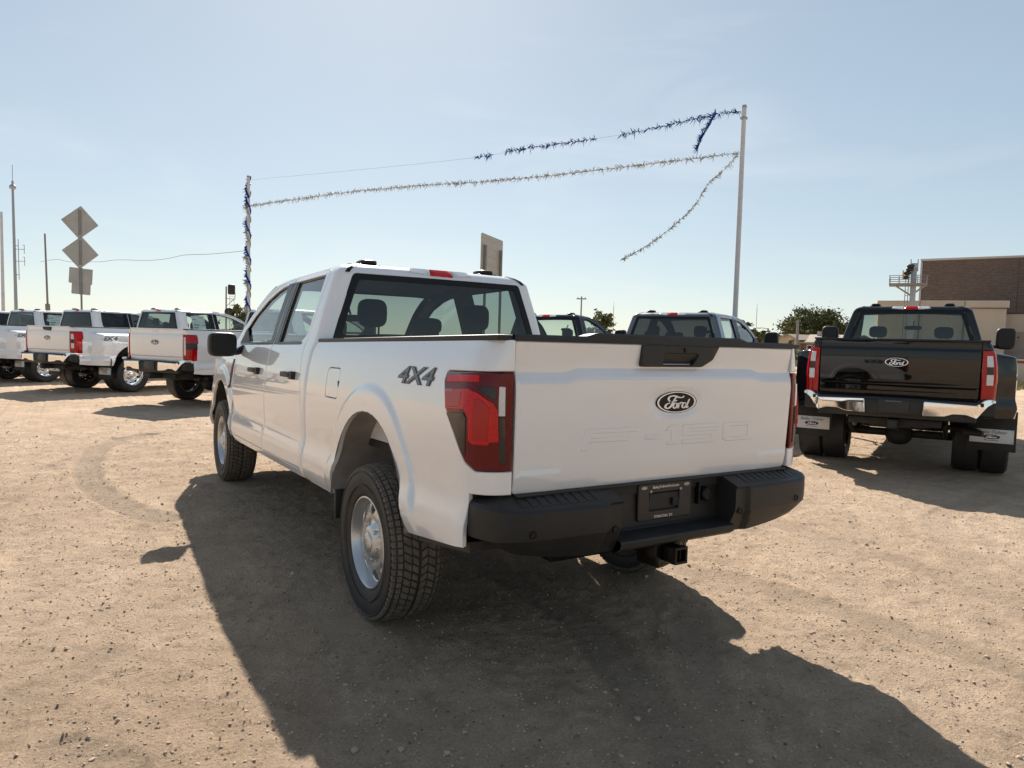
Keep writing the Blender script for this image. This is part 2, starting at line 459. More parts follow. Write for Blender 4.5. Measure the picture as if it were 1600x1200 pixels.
def rim_geo(R, W, style):
    """rim seen from -x (outer face)"""
    h = W/2; rr = R-.172
    o = MB()
    o.lathe([(-h*.76, rr+.010), (-h*.90, rr+.006), (-h*.91, rr-.001), (-h*.87, rr-.006), (-h*.78, rr-.008), (-h*.70, rr-.016), (-h*.2, rr-.022), (h*.7, rr-.025), (h*.8, rr)], 56)
    nh = 8 if style != 'heavy' else 10
    hub = .085 if style != 'heavy' else .10
    # disc with openings, dished
    rin, rout = hub, rr-.017
    z0 = pchip([0, hub*.9, hub*1.25, .55*rr, .8*rr, rr], [-h*.84, -h*.82, -h*.60, -h*.66, -h*.58, -h*.48]) if style != 'heavy' else pchip([0, hub, .5*rr, .8*rr, rr], [-h*.2, -h*.15, h*.0, -h*.35, -h*.45])
    outl = [(rout*math.cos(t), rout*math.sin(t)) for t in np.linspace(0, 2*math.pi, 64, endpoint=False)]
    holes = []
    for i in range(nh):
        t = 2*math.pi*(i+.5)/nh; c = np.array([math.cos(t), math.sin(t)]); e = np.array([-c[1], c[0]])
        rm = rr*.755; a_, b_ = rr*(.125 if nh == 8 else .085), rr*(.165 if nh == 8 else .12)
        holes.append([tuple(c*(rm+a_*math.cos(q)*(1.0+.15*math.sin(q)**2))+e*b_*math.sin(q)*(1+.12*math.cos(q))) for q in np.linspace(0, 2*math.pi, 18, endpoint=False)])
    f = lambda u, v: np.stack([z0(np.hypot(u, v)), u, v], -1)
    o.add(*panel(outl, f, h=.022, holes=holes, thick=.03, rnd=.006, out=(-1, 0, 0)))
    for i in range(6 if style != 'heavy' else 8):
        n_ = 6 if style != 'heavy' else 8
        t = 2*math.pi*i/n_; q = hub*1.02 if style != 'heavy' else hub*.95
        o.lathe([(-h*.52, .0), (-h*.52, .008), (-h*.50, .011), (-h*.20, .012)], 8, c=(-h*.28 if style != 'heavy' else h*.3, q*math.cos(t), q*math.sin(t)))
    cap = MB()
    if style != 'heavy':
        cap.lathe([(-h*.93, 0), (-h*.93, .03), (-h*.91, .042), (-h*.86, .052), (-h*.60, .062)], 32)
    else:
        cap.lathe([(-h*.45, 0), (-h*.45, .04), (-h*.40, .055), (-h*.0, .065)], 28)
    disc = MB().lathe([(h*.1, 0), (h*.1, rr-.04)], 40)
    return o, cap, disc

def make_wheel(parent, R, W, style='light', blocks=True):
    rim, cap, disc = rim_geo(R, W, style)
    wheel = rim.build('wheel', M_rim if style != 'heavy' else M_chrome, parent, 40)
    a, b = tyre_geo(R, W, blocks)
    a.build('tyre', M_rubber, wheel, 40)
    if blocks: b.build('tread', M_tread, wheel, smooth=False)
    cap.build('hub_cap', M_rim if style != 'heavy' else M_chrome, wheel, 40)
    disc.build('brake_disc', M_dark, wheel)
    return wheel

# --- badge lettering drawn as strokes -----------------------------------------
def strokes_word(strokes, cx, cz, sx, sz, ymap, d=.0012):
    """ribbons (list of (points, half width)) laid on a surface y=ymap(x,z)"""
    b = MB()
    for pts, wd in strokes:
        p = np.array(pts, float); q = []
        for i in range(len(p)-1):        # catmull-rom
            p0, p1, p2, p3 = p[max(i-1, 0)], p[i], p[i+1], p[min(i+2, len(p)-1)]
            for t in np.linspace(0, 1, 6, endpoint=False):
                q.append(.5*((2*p1)+(-p0+p2)*t+(2*p0-5*p1+4*p2-p3)*t*t+(-p0+3*p1-3*p2+p3)*t**3))
        q.append(p[-1]); q = np.array(q)
        t = np.gradient(q, axis=0); t /= np.linalg.norm(t, axis=1)[:, None]+1e-9; n = np.stack([-t[:, 1], t[:, 0]], 1)
        L = len(q); ww = wd*(.62+.38*np.sin(np.linspace(.15, math.pi-.15, L)))
        A = q+n*ww[:, None]; B = q-n*ww[:, None]
        def m(P, k): return [(cx+sx*a, ymap(cx+sx*a, cz+sz*b_)-k, cz+sz*b_) for a, b_ in P]
        V = m(A, d)+m(B, d)+m(A, -.001)+m(B, -.001)
        F = []
        for i in range(L-1):
            F += [(i, i+1, L+i+1, L+i), (2*L+i, 2*L+i+1, i+1, i), (L+i, L+i+1, 3*L+i+1, 3*L+i)]
        b.add(V, F)
    return b

_c = lambda *pp: [((x-590)/255., (472-y)/137.) for x, y in pp]
OVAL_WORD = [
    (_c((500, 462), (480, 440), (482, 412), (512, 392), (560, 392), (610, 410), (650, 412), (674, 394)), .055),
    (_c((575, 405), (552, 440), (530, 490), (508, 528), (478, 548), (450, 540), (444, 515), (466, 490), (500, 480)), .055),
    (_c((520, 474), (555, 458), (588, 446)), .045),
    (_c((590, 488), (565, 482), (545, 510), (548, 540), (568, 548), (588, 525), (590, 494), (606, 492)), .042),
    (_c((618, 480), (612, 515), (604, 550)), .045), (_c((610, 515), (632, 484), (656, 476), (662, 492)), .042),
    (_c((706, 490), (682, 480), (660, 510), (664, 540), (684, 546), (704, 520), (716, 490)), .042),
    (_c((748, 432), (730, 478), (716, 520), (716, 545), (742, 532)), .045)]

def oval_badge(parent, cx, cz, a, b, ymap, mface, name='badge'):
    t = np.linspace(0, 2*math.pi, 40, endpoint=False)
    f = lambda k: (lambda u, v: (u, ymap(u, v)-k, v))
    el = lambda s: [(cx+s*a*math.cos(q), cz+s*b*math.sin(q)) for q in t]
    o = MB().prism(el(1.), f(.004), f(-.002)).build('badge_oval', mface, parent, 30)
    r = MB(); A = el(.95); B = el(.87); n = len(A)
    r.add([f(.0055)(*p) for p in A]+[f(.0055)(*p) for p in B]+[f(.003)(*p) for p in A]+[f(.003)(*p) for p in B],
          [(i, (i+1) % n, n+(i+1) % n, n+i) for i in range(n)]+[(2*n+i, 2*n+(i+1) % n, (i+1) % n, i) for i in range(n)]+[(n+i, n+(i+1) % n, 3*n+(i+1) % n, 3*n+i) for i in range(n)])
    r.build('badge_ring', M_letter, parent, 30)
    s = strokes_word(OVAL_WORD, cx, cz, a*.98, b*.98, lambda x, z: ymap(x, z)-.0055)
    s.build('badge_lettering', M_letter, parent, 30)

# --- the pickup builder --------------------------------------------------------
def pickup(K, label, group=None):
    heavy = K['heavy']; paint = K['paint']; rake = K.get('rake'); dz = K.get('dz', 0.); dy = K.get('dy', 0.)
    yT, RC, WB, cut = K['yT'], K['RC'], K['WB'], K.get('cut', 0.); dually = K.get('dually', False)
    fine = not heavy; hh = .045 if fine else .07
    root = empty('pickup_truck', K['loc'], K.get('rz', 0.), label, 'pickup truck', group)
    yB = 1.115+dy; y0 = yT+RC
    sh = np.array([0, 0, dz]); shc = np.array([0, dy, dz])
    def part(name, b, m, parent=None, angle=35., smooth=True):
        if not isinstance(b, MB): b = MB().add(*b)
        return b.build(name, m, parent or root, angle, smooth, rake)
    def cm(s, z): return cabmap(s, z)+shc
    def side_x(y, z, yc):
        x = prof(z)
        if dually and yc == 0.:
            g = (1-sm(.72, .93, np.abs(y)))*(1-sm(1.285, 1.36, z)); return x+.215*g
        return x+.017*(1-sm(1.16, 1.21, archr(y, z, yc)))*sm(.56, .72, z)*(1-sm(1.25, 1.33, z) if heavy else 1)
    def bed(s, z):
        s = np.asarray(s, float); z = np.asarray(z, float)
        x = side_x(np.maximum(s, y0), z, 0.)
        a = np.clip((y0-s)/RC, 0, math.pi/2); ex = np.maximum(0, (y0-s)-RC*math.pi/2)
        X = .8185+(x-.8185)*np.cos(a)-ex; Y = np.where(s > y0, s, y0-RC*np.sin(a))
        return np.stack([-X, Y, z], -1)+sh
    def out_bed(A): return np.stack([A[:, 0], np.where(A[:, 1] < y0, (A[:, 1]-y0)*40, 0), 0*A[:, 0]+.001], 1)
    def fend(y, z):
        y = np.asarray(y, float)
        x = side_x(y, z, WB)-.10*sm(WB+.35, WB+.98, y)**1.5
        return np.stack([-x, y, z+0*y], -1)+sh
    out_side = lambda A: np.stack([A[:, 0], 0*A[:, 0], 0*A[:, 0]], 1)
    def both(f, n):   # left and right versions of a map and its outward test
        return f if n < 0 else mirror_x(f)
    aa, ab = (.545, .69) if not heavy else (.53, .66)
    def RING(yc): return [(yc+k*aa*math.copysign(abs(math.cos(t))**(2/2.1), math.cos(t)), .40+k*ab*abs(math.sin(t))**(2/2.1)) for t in np.linspace(.22, math.pi-.22, 54) for k in (1.06, 1.12, 1.15, 1.168, 1.187, 1.206, 1.225, 1.25)]
    def arch_pts(yc, zlo_f, zlo_r, n=26):
        """arch outline from the front foot over the top to the rear foot"""
        P = []
        def y_at(z): return aa*max(0., 1-((z-.40)/ab)**2.1)**(1/2.1)
        tf = np.linspace(0, math.pi, n)
        for t in tf:
            y = aa*math.copysign(abs(math.cos(t))**(2/2.1), math.cos(t)); z = .40+ab*abs(math.sin(t))**(2/2.1)
            if (t < math.pi/2 and z > zlo_f+.01) or (t >= math.pi/2 and z > zlo_r+.01): P.append((yc+y, z))
        return [(yc+y_at(zlo_f), zlo_f)]+P+[(yc-y_at(zlo_r), zlo_r)]

    # ---- cab shell
    L = [(3.40-cut, .565), (3.455-cut, .70), (3.46-cut, 1.30), (3.62-cut, 1.385), (3.76-cut, 1.42), (3.5-cut, 1.60), (3.35-cut, 1.693), (3.2-cut, 1.775), (3.05-cut, 1.843), (2.9-cut, 1.895), (2.65-cut, 1.952), (2.4-cut, 1.98), (2.2-cut, 1.985)]
    if not cut: L += [(1.5, 1.985)]
    L += [(1.20, 1.985)]
    L = vzp(L)
    outl = L+[(.60-s, z) for s, z in L[::-1]]
    fd_edge = 2.24
    fdoor = [(fd_edge+.006, .62), (fd_edge+.006, 1.40), (2.215, 1.952), (2.4, 1.948), (2.65, 1.920), (2.9, 1.860), (3.05, 1.807), (3.2, 1.738), (3.32, 1.670), (3.42, 1.605), (3.53, 1.475), (3.44, 1.33), (3.44, .70), (3.395, .62)]
    rdoor = [(1.22, .62), (1.22, .92), (1.27, 1.15), (1.34, 1.33), (1.372, 1.45), (1.335, 1.69), (1.30, 1.90), (1.325, 1.953), (1.6, 1.958), (2.203, 1.955), (fd_edge-.006, 1.40), (fd_edge-.006, .62)]
    fwin = rpoly([(2.36, 1.445), (2.345, 1.908), (2.5, 1.898), (2.65, 1.875), (2.9, 1.812), (3.2, 1.688), (3.38, 1.572), (3.47, 1.445)], [.02, .02, 0, 0, 0, 0, 0, .02])
    rwin = rpoly([(1.52, 1.445), (1.40, 1.50), (1.385, 1.70), (1.39, 1.915), (2.09, 1.915), (2.11, 1.445)], [.06, .09, .1, .02, .015, .015])
    fdoor = [(y-cut, z) for y, z in rpoly(fdoor, [.02, 0, .015, 0, 0, 0, 0, 0, 0, 0, .02, .03, 0, .03], 3)]; fwin = [(y-cut, z) for y, z in fwin]
    rdoor = rpoly(rdoor, [.02, .1, .1, .06, .1, .1, 0, .02, 0, .015, 0, .02], 4)
    fdoor, rdoor, fwin, rwin = vzp(fdoor), vzp(rdoor), vzp(fwin), vzp(rwin)
    doors = [(fdoor, fwin, 'f')]+([(rdoor, rwin, 'r')] if not cut else [])
    def grow(P, d):
        P = np.array(P, float)
        if area2(P) < 0: P = P[::-1]
        return [tuple(q) for q in inset(P, -d)]
    def msf(P): return [(.60-s, z) for s, z in P]
    rw = rpoly([(1.062, 1.455), (1.042, 1.912), (.60-1.042, 1.912), (.60-1.062, 1.455)], .03)
    holes = [rw]
    for D, W_, k in doors:
        holes += [grow(D, .003), msf(grow(D, .003))]
    ex = [(s, z) for s in np.arange(1.1, 1.2001, .0125) for z in np.arange(.62, 1.93, .06)]
    ex += [(s, z) for s in np.arange(-2.2+cut, 2.8-cut, .06) for z in (1.915, 1.93, 1.945, 1.96, 1.975, 1.99, 2.005)]
    ex += msf([e for e in ex if e[0] > 1.05 and e[1] < 1.93])
    cab = part('cab', panel(outl, cm, hh*1.3, holes, .012, .002, out_cab, extra=ex, hv=hh), paint, angle=30)
    ih = [rw]
    for D, W_, k in doors: ih += [grow(W_, -.004), msf(grow(W_, -.004))]
    part('interior_trim', panel([(s, max(z, .62)) for s, z in outl], cm, .12, ih, .004, .001, out_cab, off=.045, hv=.1), M_int2, cab)
    # ---- rear window: black border and tinted pane
    rin = rpoly([(1.012, 1.50), (.985, 1.872), (.60-.985, 1.872), (.60-1.012, 1.50)], .03)
    rwin_o = part('rear_window', panel(grow(rw, -.002), cm, .08, [rin], .006, .001, out_cab, off=-.002), M_trim)
    part('pane', panel(rin, cm, .10, (), .001, .0005, out_cab, off=.003), K.get('rear_glass', G_rear), rwin_o)
    # ---- roof
    ring = cabmap(np.concatenate([np.linspace(2.1-cut if cut else 2.1, 1.2, 8), np.linspace(1.19, 1.10, 8), np.linspace(1.05, .3, 6)]), np.full(22, 2.016))
    front = [(-cabWz(roofz(y)), y-cut) for y in np.linspace(2.80, 2.2, 9)]
    lh = front+[(p[0], p[1]) for p in ring]
    ro = lh+[(-x, y) for x, y in lh[::-1]][1:]
    ro = [p for i, p in enumerate(ro) if np.hypot(p[0]-ro[i-1][0], p[1]-ro[i-1][1]) > .004]
    def roofm(x, y):
        x = np.asarray(x, float); y = np.asarray(y, float); zt = roofz(np.maximum(y+cut, 1.3))
        return np.stack([x, y, zt+.020*(1-np.clip(x/.66, -1, 1)**2)*sm(1.27, 1.6, y)-.0012], -1)+shc
    roof = part('roof', panel(ro, roofm, .06, (), .01, .001, (0, 0, 1)), paint, angle=30)
    part('headliner', panel([(x*.93, 1.36+(y-1.36)*.93) for x, y in ro], roofm, .12, (), .004, .001, (0, 0, 1), off=.05), M_int2, roof)
    for sg in (-1, 1):     # dark roof ditch strips
        b = MB()
        ys = np.linspace(1.30, 2.75-cut, 14)
        P = np.array([[[sg*(min(.625, cabWz(roofz(y+cut))-.012)+e), y+dy, float(roofz(y+cut))+.0035+.002*(k in (1, 2))+dz] for k, e in enumerate((-.016, -.012, .004, .008))] for y in ys])
        P[0, :, 1] -= .0; b.grid(P)
        s = np.array([cabmap(np.array([1.108+d]), np.array([zz]))[0]+shc for zz in (2.012, 1.99, 1.965, 1.94, 1.913) for d in (-.036, .0)]).reshape(5, 2, 3)
        s[:, :, 1] -= .004; s[:, :, 2] += .002; s[:, :, 0] *= (-sg if sg > 0 else 1)
        b.grid(s); part('roof_ditch_strip', b, M_trim, roof)
    if K.get('pods', True):
        for sg in (-1, 1):
            b = MB().sbox((sg*.47, 1.40+dy, 2.012+dz), (.062, .085, .020), 3.2)
            b.box(sg*.47-.075, sg*.47+.075, 1.32+dy, 1.48+dy, 1.985+dz, 1.998+dz, .004)
            part('roof_pod', b, M_trim, roof)
    # ---- high stop lamp
    tl = lambda x: 1.10-.80*(1-x/.665)
    for nm, m_, xa, xb in (('stop_lamp_red', M_redb, -.085, .085), ('cargo_lamp_clear', M_clear, -.245, -.088), ('cargo_lamp_clear', M_clear, .088, .245)):
        za = 1.928; zb_ = 1.985; e = .014
        P = rpoly([(tl(xa), za+(e if xa < -.1 else 0)), (tl(xa), zb_), (tl(xb), zb_), (tl(xb), za+(e if xb > .1 else 0))], .003)
        part(nm, panel(P, cm, .03, (), .012, .004, out_cab, off=-.008), m_, roof)
    # ---- doors
    for n in (-1, 1):
        for D, W_, k in doors:
            P = D if n < 0 else msf(D); Wn = W_ if n < 0 else msf(W_)
            cr = [(y, z) for y in np.arange(1.2-cut, 3.5-cut, hh*1.3) for z in (.70, .72, .755, .80, .835, .85)]
            d = part('door', panel(grow(P, -.003), cm, hh*1.3, [Wn], .018, .003, out_cab, extra=cr if n < 0 else msf(cr), hv=hh), paint, angle=30)
            gm = K.get('side_glass', G_side) if k == 'f' else K.get('rear_side_glass', K.get('side_glass', G_side))
            part('window', panel(grow(Wn, .008), cm, .12, (), .002, .0005, out_cab, off=.016), gm, d)
            # dark surround of the opening, belt strip and pillar applique
            part('window_seal', panel(grow(Wn, .004), cm, .10, [grow(Wn, -.012)], .008, .001, out_cab, off=.008), M_trim, d)
            ya, yb = (2.25-cut, 2.35-cut) if k == 'f' else (2.105, 2.228)
            ya2, yb2 = (2.222-cut, 2.338-cut) if k == 'f' else (2.088, 2.204)
            P = [(ya, 1.448), (yb, 1.448), (yb2, 1.912), (ya2, 1.912)]
            part('pillar_trim', panel(P if n < 0 else msf(P), cm, .10, (), .003, .0008, out_cab, off=-.002), M_trim, d)
            ya, yb = (2.26-cut, 3.46-cut) if k == 'f' else (1.46, 2.225)
            P = [(ya, 1.432), (yb, 1.432), (yb, 1.449), (ya, 1.449)]
            part('belt_strip', panel(P if n < 0 else msf(P), cm, .10, (), .004, .001, out_cab, off=-.004), M_trim, d)
            if k == 'f':
                P = [(3.10-cut, 1.449), (3.50-cut, 1.449), (3.40-cut, 1.565), (3.36-cut, 1.585), (3.20-cut, 1.50)]
                part('mirror_sail', panel(P if n < 0 else msf(P), cm, .06, (), .006, .001, out_cab, off=-.001), M_plastic, d)
            yh = (2.44, 2.74) if k == 'f' else (1.40, 1.68); zh = 1.225
            if k == 'f': yh = (yh[0]-cut, yh[1]-cut)
            x = -n*0+n*float(cabW(zh)); b = MB()
            b.box(min(x-.004*n, x+.030*n), max(x-.004*n, x+.030*n), yh[0]+dy, yh[0]+.085+dy, zh-.030+dz, zh+.024+dz, .007)
            b.box(min(x+.012*n, x+.036*n), max(x+.012*n, x+.036*n), yh[0]+.06+dy, yh[1]+dy, zh-.018+dz, zh+.018+dz, .008)
            b.box(min(x-.006*n, x+.020*n), max(x-.006*n, x+.020*n), yh[1]-.05+dy, yh[1]+.005+dy, zh-.020+dz, zh+.018+dz, .006)
            part('door_handle', b, M_plastic, d)
            lo = [(min(p[0] for p in D)+.05, .66), (max(p[0] for p in D)-.08, .66), (max(p[0] for p in D)-.10, 1.43), (min(p[0] for p in D)+.16, 1.43)]
            part('door_trim', panel(lo if n < 0 else msf(lo), cm, .2, (), .004, .001, out_cab, off=.07), M_int2, d)
            if K.get('sticker') and k == 'r' and n > 0:
                P = msf([(1.55, 1.47), (1.95, 1.47), (1.95, 1.85), (1.55, 1.85)])
                part('window_sticker', panel(P, cm, .3, (), .001, .0003, out_cab, off=.022), M_sheet, d)
                b = MB()
                for (a0, a1, c0, c1) in ((1.57, 1.70, 1.74, 1.755), (1.60, 1.93, 1.67, 1.675), (1.58, 1.76, 1.60, 1.625), (1.80, 1.93, 1.60, 1.61), (1.57, 1.72, 1.52, 1.545), (1.78, 1.90, 1.80, 1.81), (1.60, 1.8, 1.56, 1.565)):
                    b.add(*panel(msf([(a0, c0), (a1, c0), (a1, c1), (a0, c1)]), cm, .4, (), .0005, .0002, out_cab, off=.020))
                part('sticker_print', b, M_ink, d)
    # ---- side mirrors
    for n in (-1, 1):
        ym = 3.19-cut+dy; cx = n*(1.10 if fine else 1.20); zc = (1.43 if fine else 1.56)+dz
        hw, hz = (.118, .106) if fine else (.125, .16)
        b = MB().sbox((cx, ym+.04, zc), (hw, .075, hz), 4.2, 28, 16)
        b.tube([(n*.90, ym+.10, 1.40+dz), (n*.96, ym+.09, 1.37+dz+(.06 if heavy else 0)), (cx-n*.05, ym+.05, zc-hz*.7)], [.035, .032, .028], 10)
        mo = part('side_mirror', b, M_plastic)
        q = [(cx+hw*.84*math.copysign(abs(math.cos(t))**.5, math.cos(t)), zc+hz*.82*math.copysign(abs(math.sin(t))**.5, math.sin(t))) for t in np.linspace(0, 2*math.pi, 28, endpoint=False)]
        part('mirror_pane', MB().prism(q, lambda u, v: (u, ym-.036, v), lambda u, v: (u, ym-.02, v)), M_mirror, mo)
    # ---- windscreen
    def wind(t, y):
        t = np.asarray(t, float); y = np.asarray(y, float)
        return np.stack([t*(np.vectorize(cabWz)(roofz(y))-.006), y-cut+.10*(1-t*t), roofz(y)+.012+.008*(1-t*t)], -1)+shc
    ws = part('windshield', panel([(-1, 2.80), (1, 2.80), (1, 3.70), (-1, 3.70)], wind, .12, [rpoly([(-.90, 2.86), (.90, 2.86), (.90, 3.62), (-.90, 3.62)], .03)], .006, .001, (0, .5, 1), off=.0), M_trim)
    part('pane', panel(rpoly([(-.905, 2.855), (.905, 2.855), (.905, 3.625), (-.905, 3.625)], .03), wind, .15, (), .001, .0005, (0, .5, 1), off=.003), G_wind, ws)
    # ---- front end
    yf = WB+.93; fy = 3.465-cut+dy
    for n in (-1, 1):
        ap = arch_pts(WB, .60, .60)
        P = [(fy, .64), (fy, 1.36), (fy+.2, 1.355), (yf-.25, 1.27), (yf-.08, 1.22), (yf-.05, .95), (yf-.12, .72), (ap[0][0]+.02, .62)]+ap+[(fy+.03, .60)]
        f = part('front_fender', panel(P, both(fend, n), hh, (), .02, .003, out_side, extra=RING(WB), hv=hh), paint, angle=30)
        P = rpoly([(fy+.02, 1.30), (fy+.055, 1.30), (fy+.115, 1.16), (fy+.13, 1.03), (fy+.10, 1.03), (fy+.03, 1.18)], .006)
        if fine: part('fender_vent', panel(P, both(fend, n), .04, (), .006, .002, out_side, off=-.005), M_plastic, f)
        b = MB(); A = ap; X0, X1 = .955, .62
        b.grid(np.array([[(n*X0, y, z+dz), (n*(X0+X1)/2, y, z+.02+dz), (n*X1, y, z+.02+dz)] for y, z in A]))
        b.add([(n*X1, y, z+.02+dz) for y, z in A], [tuple(range(len(A)))])
        part('wheel_housing', b, M_dark, f)
        part('headlight', MB().box(n*.62-.2, n*.62+.2, yf-.17, yf-.02, 1.02+dz, 1.22+dz, .04), M_clear, f)
        if heavy: part('mud_guard', MB().box(n*.93-.03, n*.93+.02, fy-.04, fy+.005, .40+dz, .62+dz, .006), M_plastic, f)
    def hood(x, y):
        x = np.asarray(x, float); y = np.asarray(y, float); q = np.abs(x)/.93
        return np.stack([x, y, 1.40-.13*sm(fy+.2, yf+.25, y)+.045*(1-q*q)+.02*sm(.45, .55, q)*(1-sm(.8, .95, q))-.05*sm(.85, 1., q)+dz], -1)
    part('hood', panel([(-.92, fy+.16), (.92, fy+.16), (.90, yf-.30), (.80, yf-.10), (-.80, yf-.10), (-.90, yf-.30)], hood, .08, (), .03, .006, (0, 0, 1)), paint)
    part('cowl', MB().box(-.90, .90, fy-.04, fy+.24, 1.30+dz, 1.385+dz, .01), M_plastic)
    gr = part('grille', MB().box(-.62, .62, yf-.14, yf+.0, .92+dz, 1.24+dz, .03), M_plastic)
    for k in range(3): part('grille_bar', MB().box(-.60, .60, yf-.02, yf+.015, .98+.09*k+dz, 1.03+.09*k+dz, .01), M_steel, gr)
    part('front_bumper', MB().sbox((0, yf-.10, .72+dz), (.95, .16, .16), 5.), M_chrome if heavy else M_plastic)
    # ---- rocker, floor and chassis
    b = MB().box(-.945, .945, 1.16+dy, fy+.02, .60+dz, .66+dz).box(-.80, .80, fy, yf-.25, .66+dz, 1.18+dz).box(-.80, .80, yT+.10, yB-.02, .86+dz, .90+dz).box(-.90, .90, 1.0+dy, 1.34+dy, .70+dz, .74+dz).box(-.945, .945, 1.1165+dy, 1.1285+dy, .60+dz, 1.12+dz).box(-.86, .86, 1.1165+dy, 1.1285+dy, 1.12+dz, 1.38+dz).box(-.80, .80, yT+.02, yT+.25, .80+dz, .835+dz)  # engine-bay box and gap plates are added to block stray sunlight
    for n in (-1, 1):
        b.box(n*.47-.045, n*.47+.045, yT+.25, -.45, .60+dz, .70+dz, .01).box(n*.47-.045, n*.47+.045, -.5, WB+.75, .50+dz, .64+dz, .01)
        b.tube([(n*.52, .62, .50), (n*.52, .25, .40), (n*.52, 0, .38), (n*.52, -.3, .42), (n*.52, -.75, .58)], .028, 6)
        b.tube([(n*.60, -.12, .42), (n*.56, -.02, .85)], .03, 8)
    for y in (.85, 1.9, 2.8): b.box(-.45, .45, y-.06, y+.06, .48+dz, .58+dz, .01)
    part('chassis_and_sun_blocks', b, M_dark)
    b = MB().tube([(-.80, 0, .40), (-.2, 0, .40), (.2, 0, .40), (.80, 0, .40)], [.05, .05, .05, .05], 12).sbox((0, -.03, .40), (.16, .17, .15), 2.4)
    b.tube([(0, .1, .42), (0, 2.2, .50)], .05, 8)
    part('rear_axle', b, M_dark)
    if heavy: part('underside_light_block', MB().box(-.50, .55, .55, 2.0, .40, .70+dz, .05), M_dark)  # dark box added to stop light showing through under the truck
    part('front_axle', MB().tube([(-.80, WB, .40), (.80, WB, .40)], .05, 10), M_dark)
    ex = .62; b = MB().tube([(ex-.15, 1.5, .45), (ex-.1, .6, .46), (ex, -.45, .56), (ex+.10, -.72, .57), (ex+.22, -.80, .56)], .036, 10)
    if heavy: b.tube([(ex+.08, yT+.35, .56), (ex+.26, yT+.28, .56)], .034, 12)
    part('exhaust', b, M_dark)
    tb = MB(); a, _ = tyre_geo(.37, .22, False); a.rot(Matrix.Rotation(math.pi/2, 4, 'Y')); a.rot(Matrix.Translation((.05, yT+.60, .60+dz*.5)))
    part('spare_tyre', a, M_rubber)
    # ---- bedsides with lamps
    se = y0-RC*math.pi/2
    if K.get('bed', True):
        zl = .945; zt = 1.33
        if fine:
            lamp = rpoly([(se, zt), (-.825, zt-.004), (-.812, 1.285), (-.855, 1.178), (-.955, 1.068), (-1.035, .975), (-1.085, zl), (se, zl)], [0, .015, .04, .06, .1, .05, .03, 0], 4)
        else:
            ls = y0+.13
            lamp = rpoly([(se, 1.36), (ls-.02, 1.36), (ls, 1.33), (ls, 1.20), (ls-.03, 1.17), (ls-.03, .86-K.get('drop', 0.)), (se, .86-K.get('drop', 0.))], [0, .01, .02, .01, .01, .015, 0], 3)
        for n in (-1, 1):
            bm_ = both(bed, n)
            ap = arch_pts(0., .575, .585)
            bot = [(se, .855)] if fine else [(se, .84)]
            P = [(se, 1.45), (yB-.003, 1.45), (yB-.003, .565), (ap[0][0]+.05, .562)]+ap
            P += [(-1.055, .645), (-1.055, .855)] if fine else [(-.95, .60), (y0+.03, .62), (y0+.03, .82)]
            P += ([] if not K.get('drop') else [(y0+.03, .79), (se, .79)])+([] if K.get('drop') else bot)+lamp[::-1]
            fuel = rpoly([(.50, 1.125), (.50, 1.295), (.72, 1.295), (.72, 1.125)], .035)
            hl = [grow(fuel, .0035)] if n < 0 and fine else []
            ex = [(s, z) for s in np.arange(y0-RC*1.6, y0+.02, max(.012, RC/8)) for z in np.arange(.6, 1.44, .05)]
            ex += [(s, z) for s in np.arange(yT+.3, yB, hh*1.2) for z in (.70, .72, .755, .80, .835, .85)]
            if dually: ex += [(s, z) for s in np.arange(-.96, .96, .04) for z in np.arange(1.26, 1.38, .0125)]
            else: ex += RING(0.)
            sd_ = part('bedside', panel(P, bm_, hh, hl, .02, .003, out_bed, extra=ex, hv=hh), paint, angle=30)
            if hl:
                part('fuel_door', panel(grow(fuel, -.0015), bm_, .05, (), .01, .002, out_bed, off=.001), paint, sd_)
                q = bed(np.array([.505]), np.array([1.21]))[0]
                part('fuel_door_pull', MB().box(q[0]-.003, q[0]+.006, .494, .508, 1.19, 1.225, .002), M_trim, sd_)
            # wheel housing
            b = MB(); A = ap; X0, X1 = (.987 if not dually else 1.17), .60
            b.grid(np.array([[(n*X0, y, z+dz), (n*(X0*.6+X1*.4), y, z+.02+dz), (n*X1, y, z+.02+dz)] for y, z in A]))
            b.add([(n*X1, y, z+.02+dz) for y, z in A], [tuple(range(len(A)))])
            part('wheel_housing', b, M_liner if fine else M_dark, sd_)
            if fine:
                b = MB().box(n*.90-.06, n*.90+.065, .515, .545, .43, .60, .008)
                part('mud_guard', b, M_plastic, sd_)
                b = MB()   # black filler along the lower edge behind the wheel
                b.add([(n*(.80+.14*k), y, z+dzz) for y, z in ((-.58, .572), (-1.05, .632)) for k in (0, 1) for dzz in (-.012, .03)], [(0, 1, 3, 2), (4, 6, 7, 5), (0, 2, 6, 4), (1, 5, 7, 3), (0, 4, 5, 1), (2, 3, 7, 6)]); part('splash_strip', b, M_plastic, sd_)
            part('bed_rail_cap', MB().box(min(n*.775, n*.892), max(n*.775, n*.892), yT+.012, yB-.003, 1.447+dz, 1.470+dz, .006), M_plastic, sd_)
            part('bed_inner_wall', MB().box(min(n*.76, n*.80), max(n*.76, n*.80), yT+.08, yB-.01, .905+dz, 1.445+dz), paint if fine else M_dark, sd_)
            # lamp
            lm = part('tail_lamp', panel(grow(lamp, -.004), bm_, .035, (), .02, .005, out_bed, off=-.004), M_redd if fine else M_red)
            def lens(nm, P, m_, off=-.007, r=.004):
                part(nm, panel(rpoly(P, r, 3), bm_, .03, (), .004, .0015, out_bed, off=off), m_, lm)
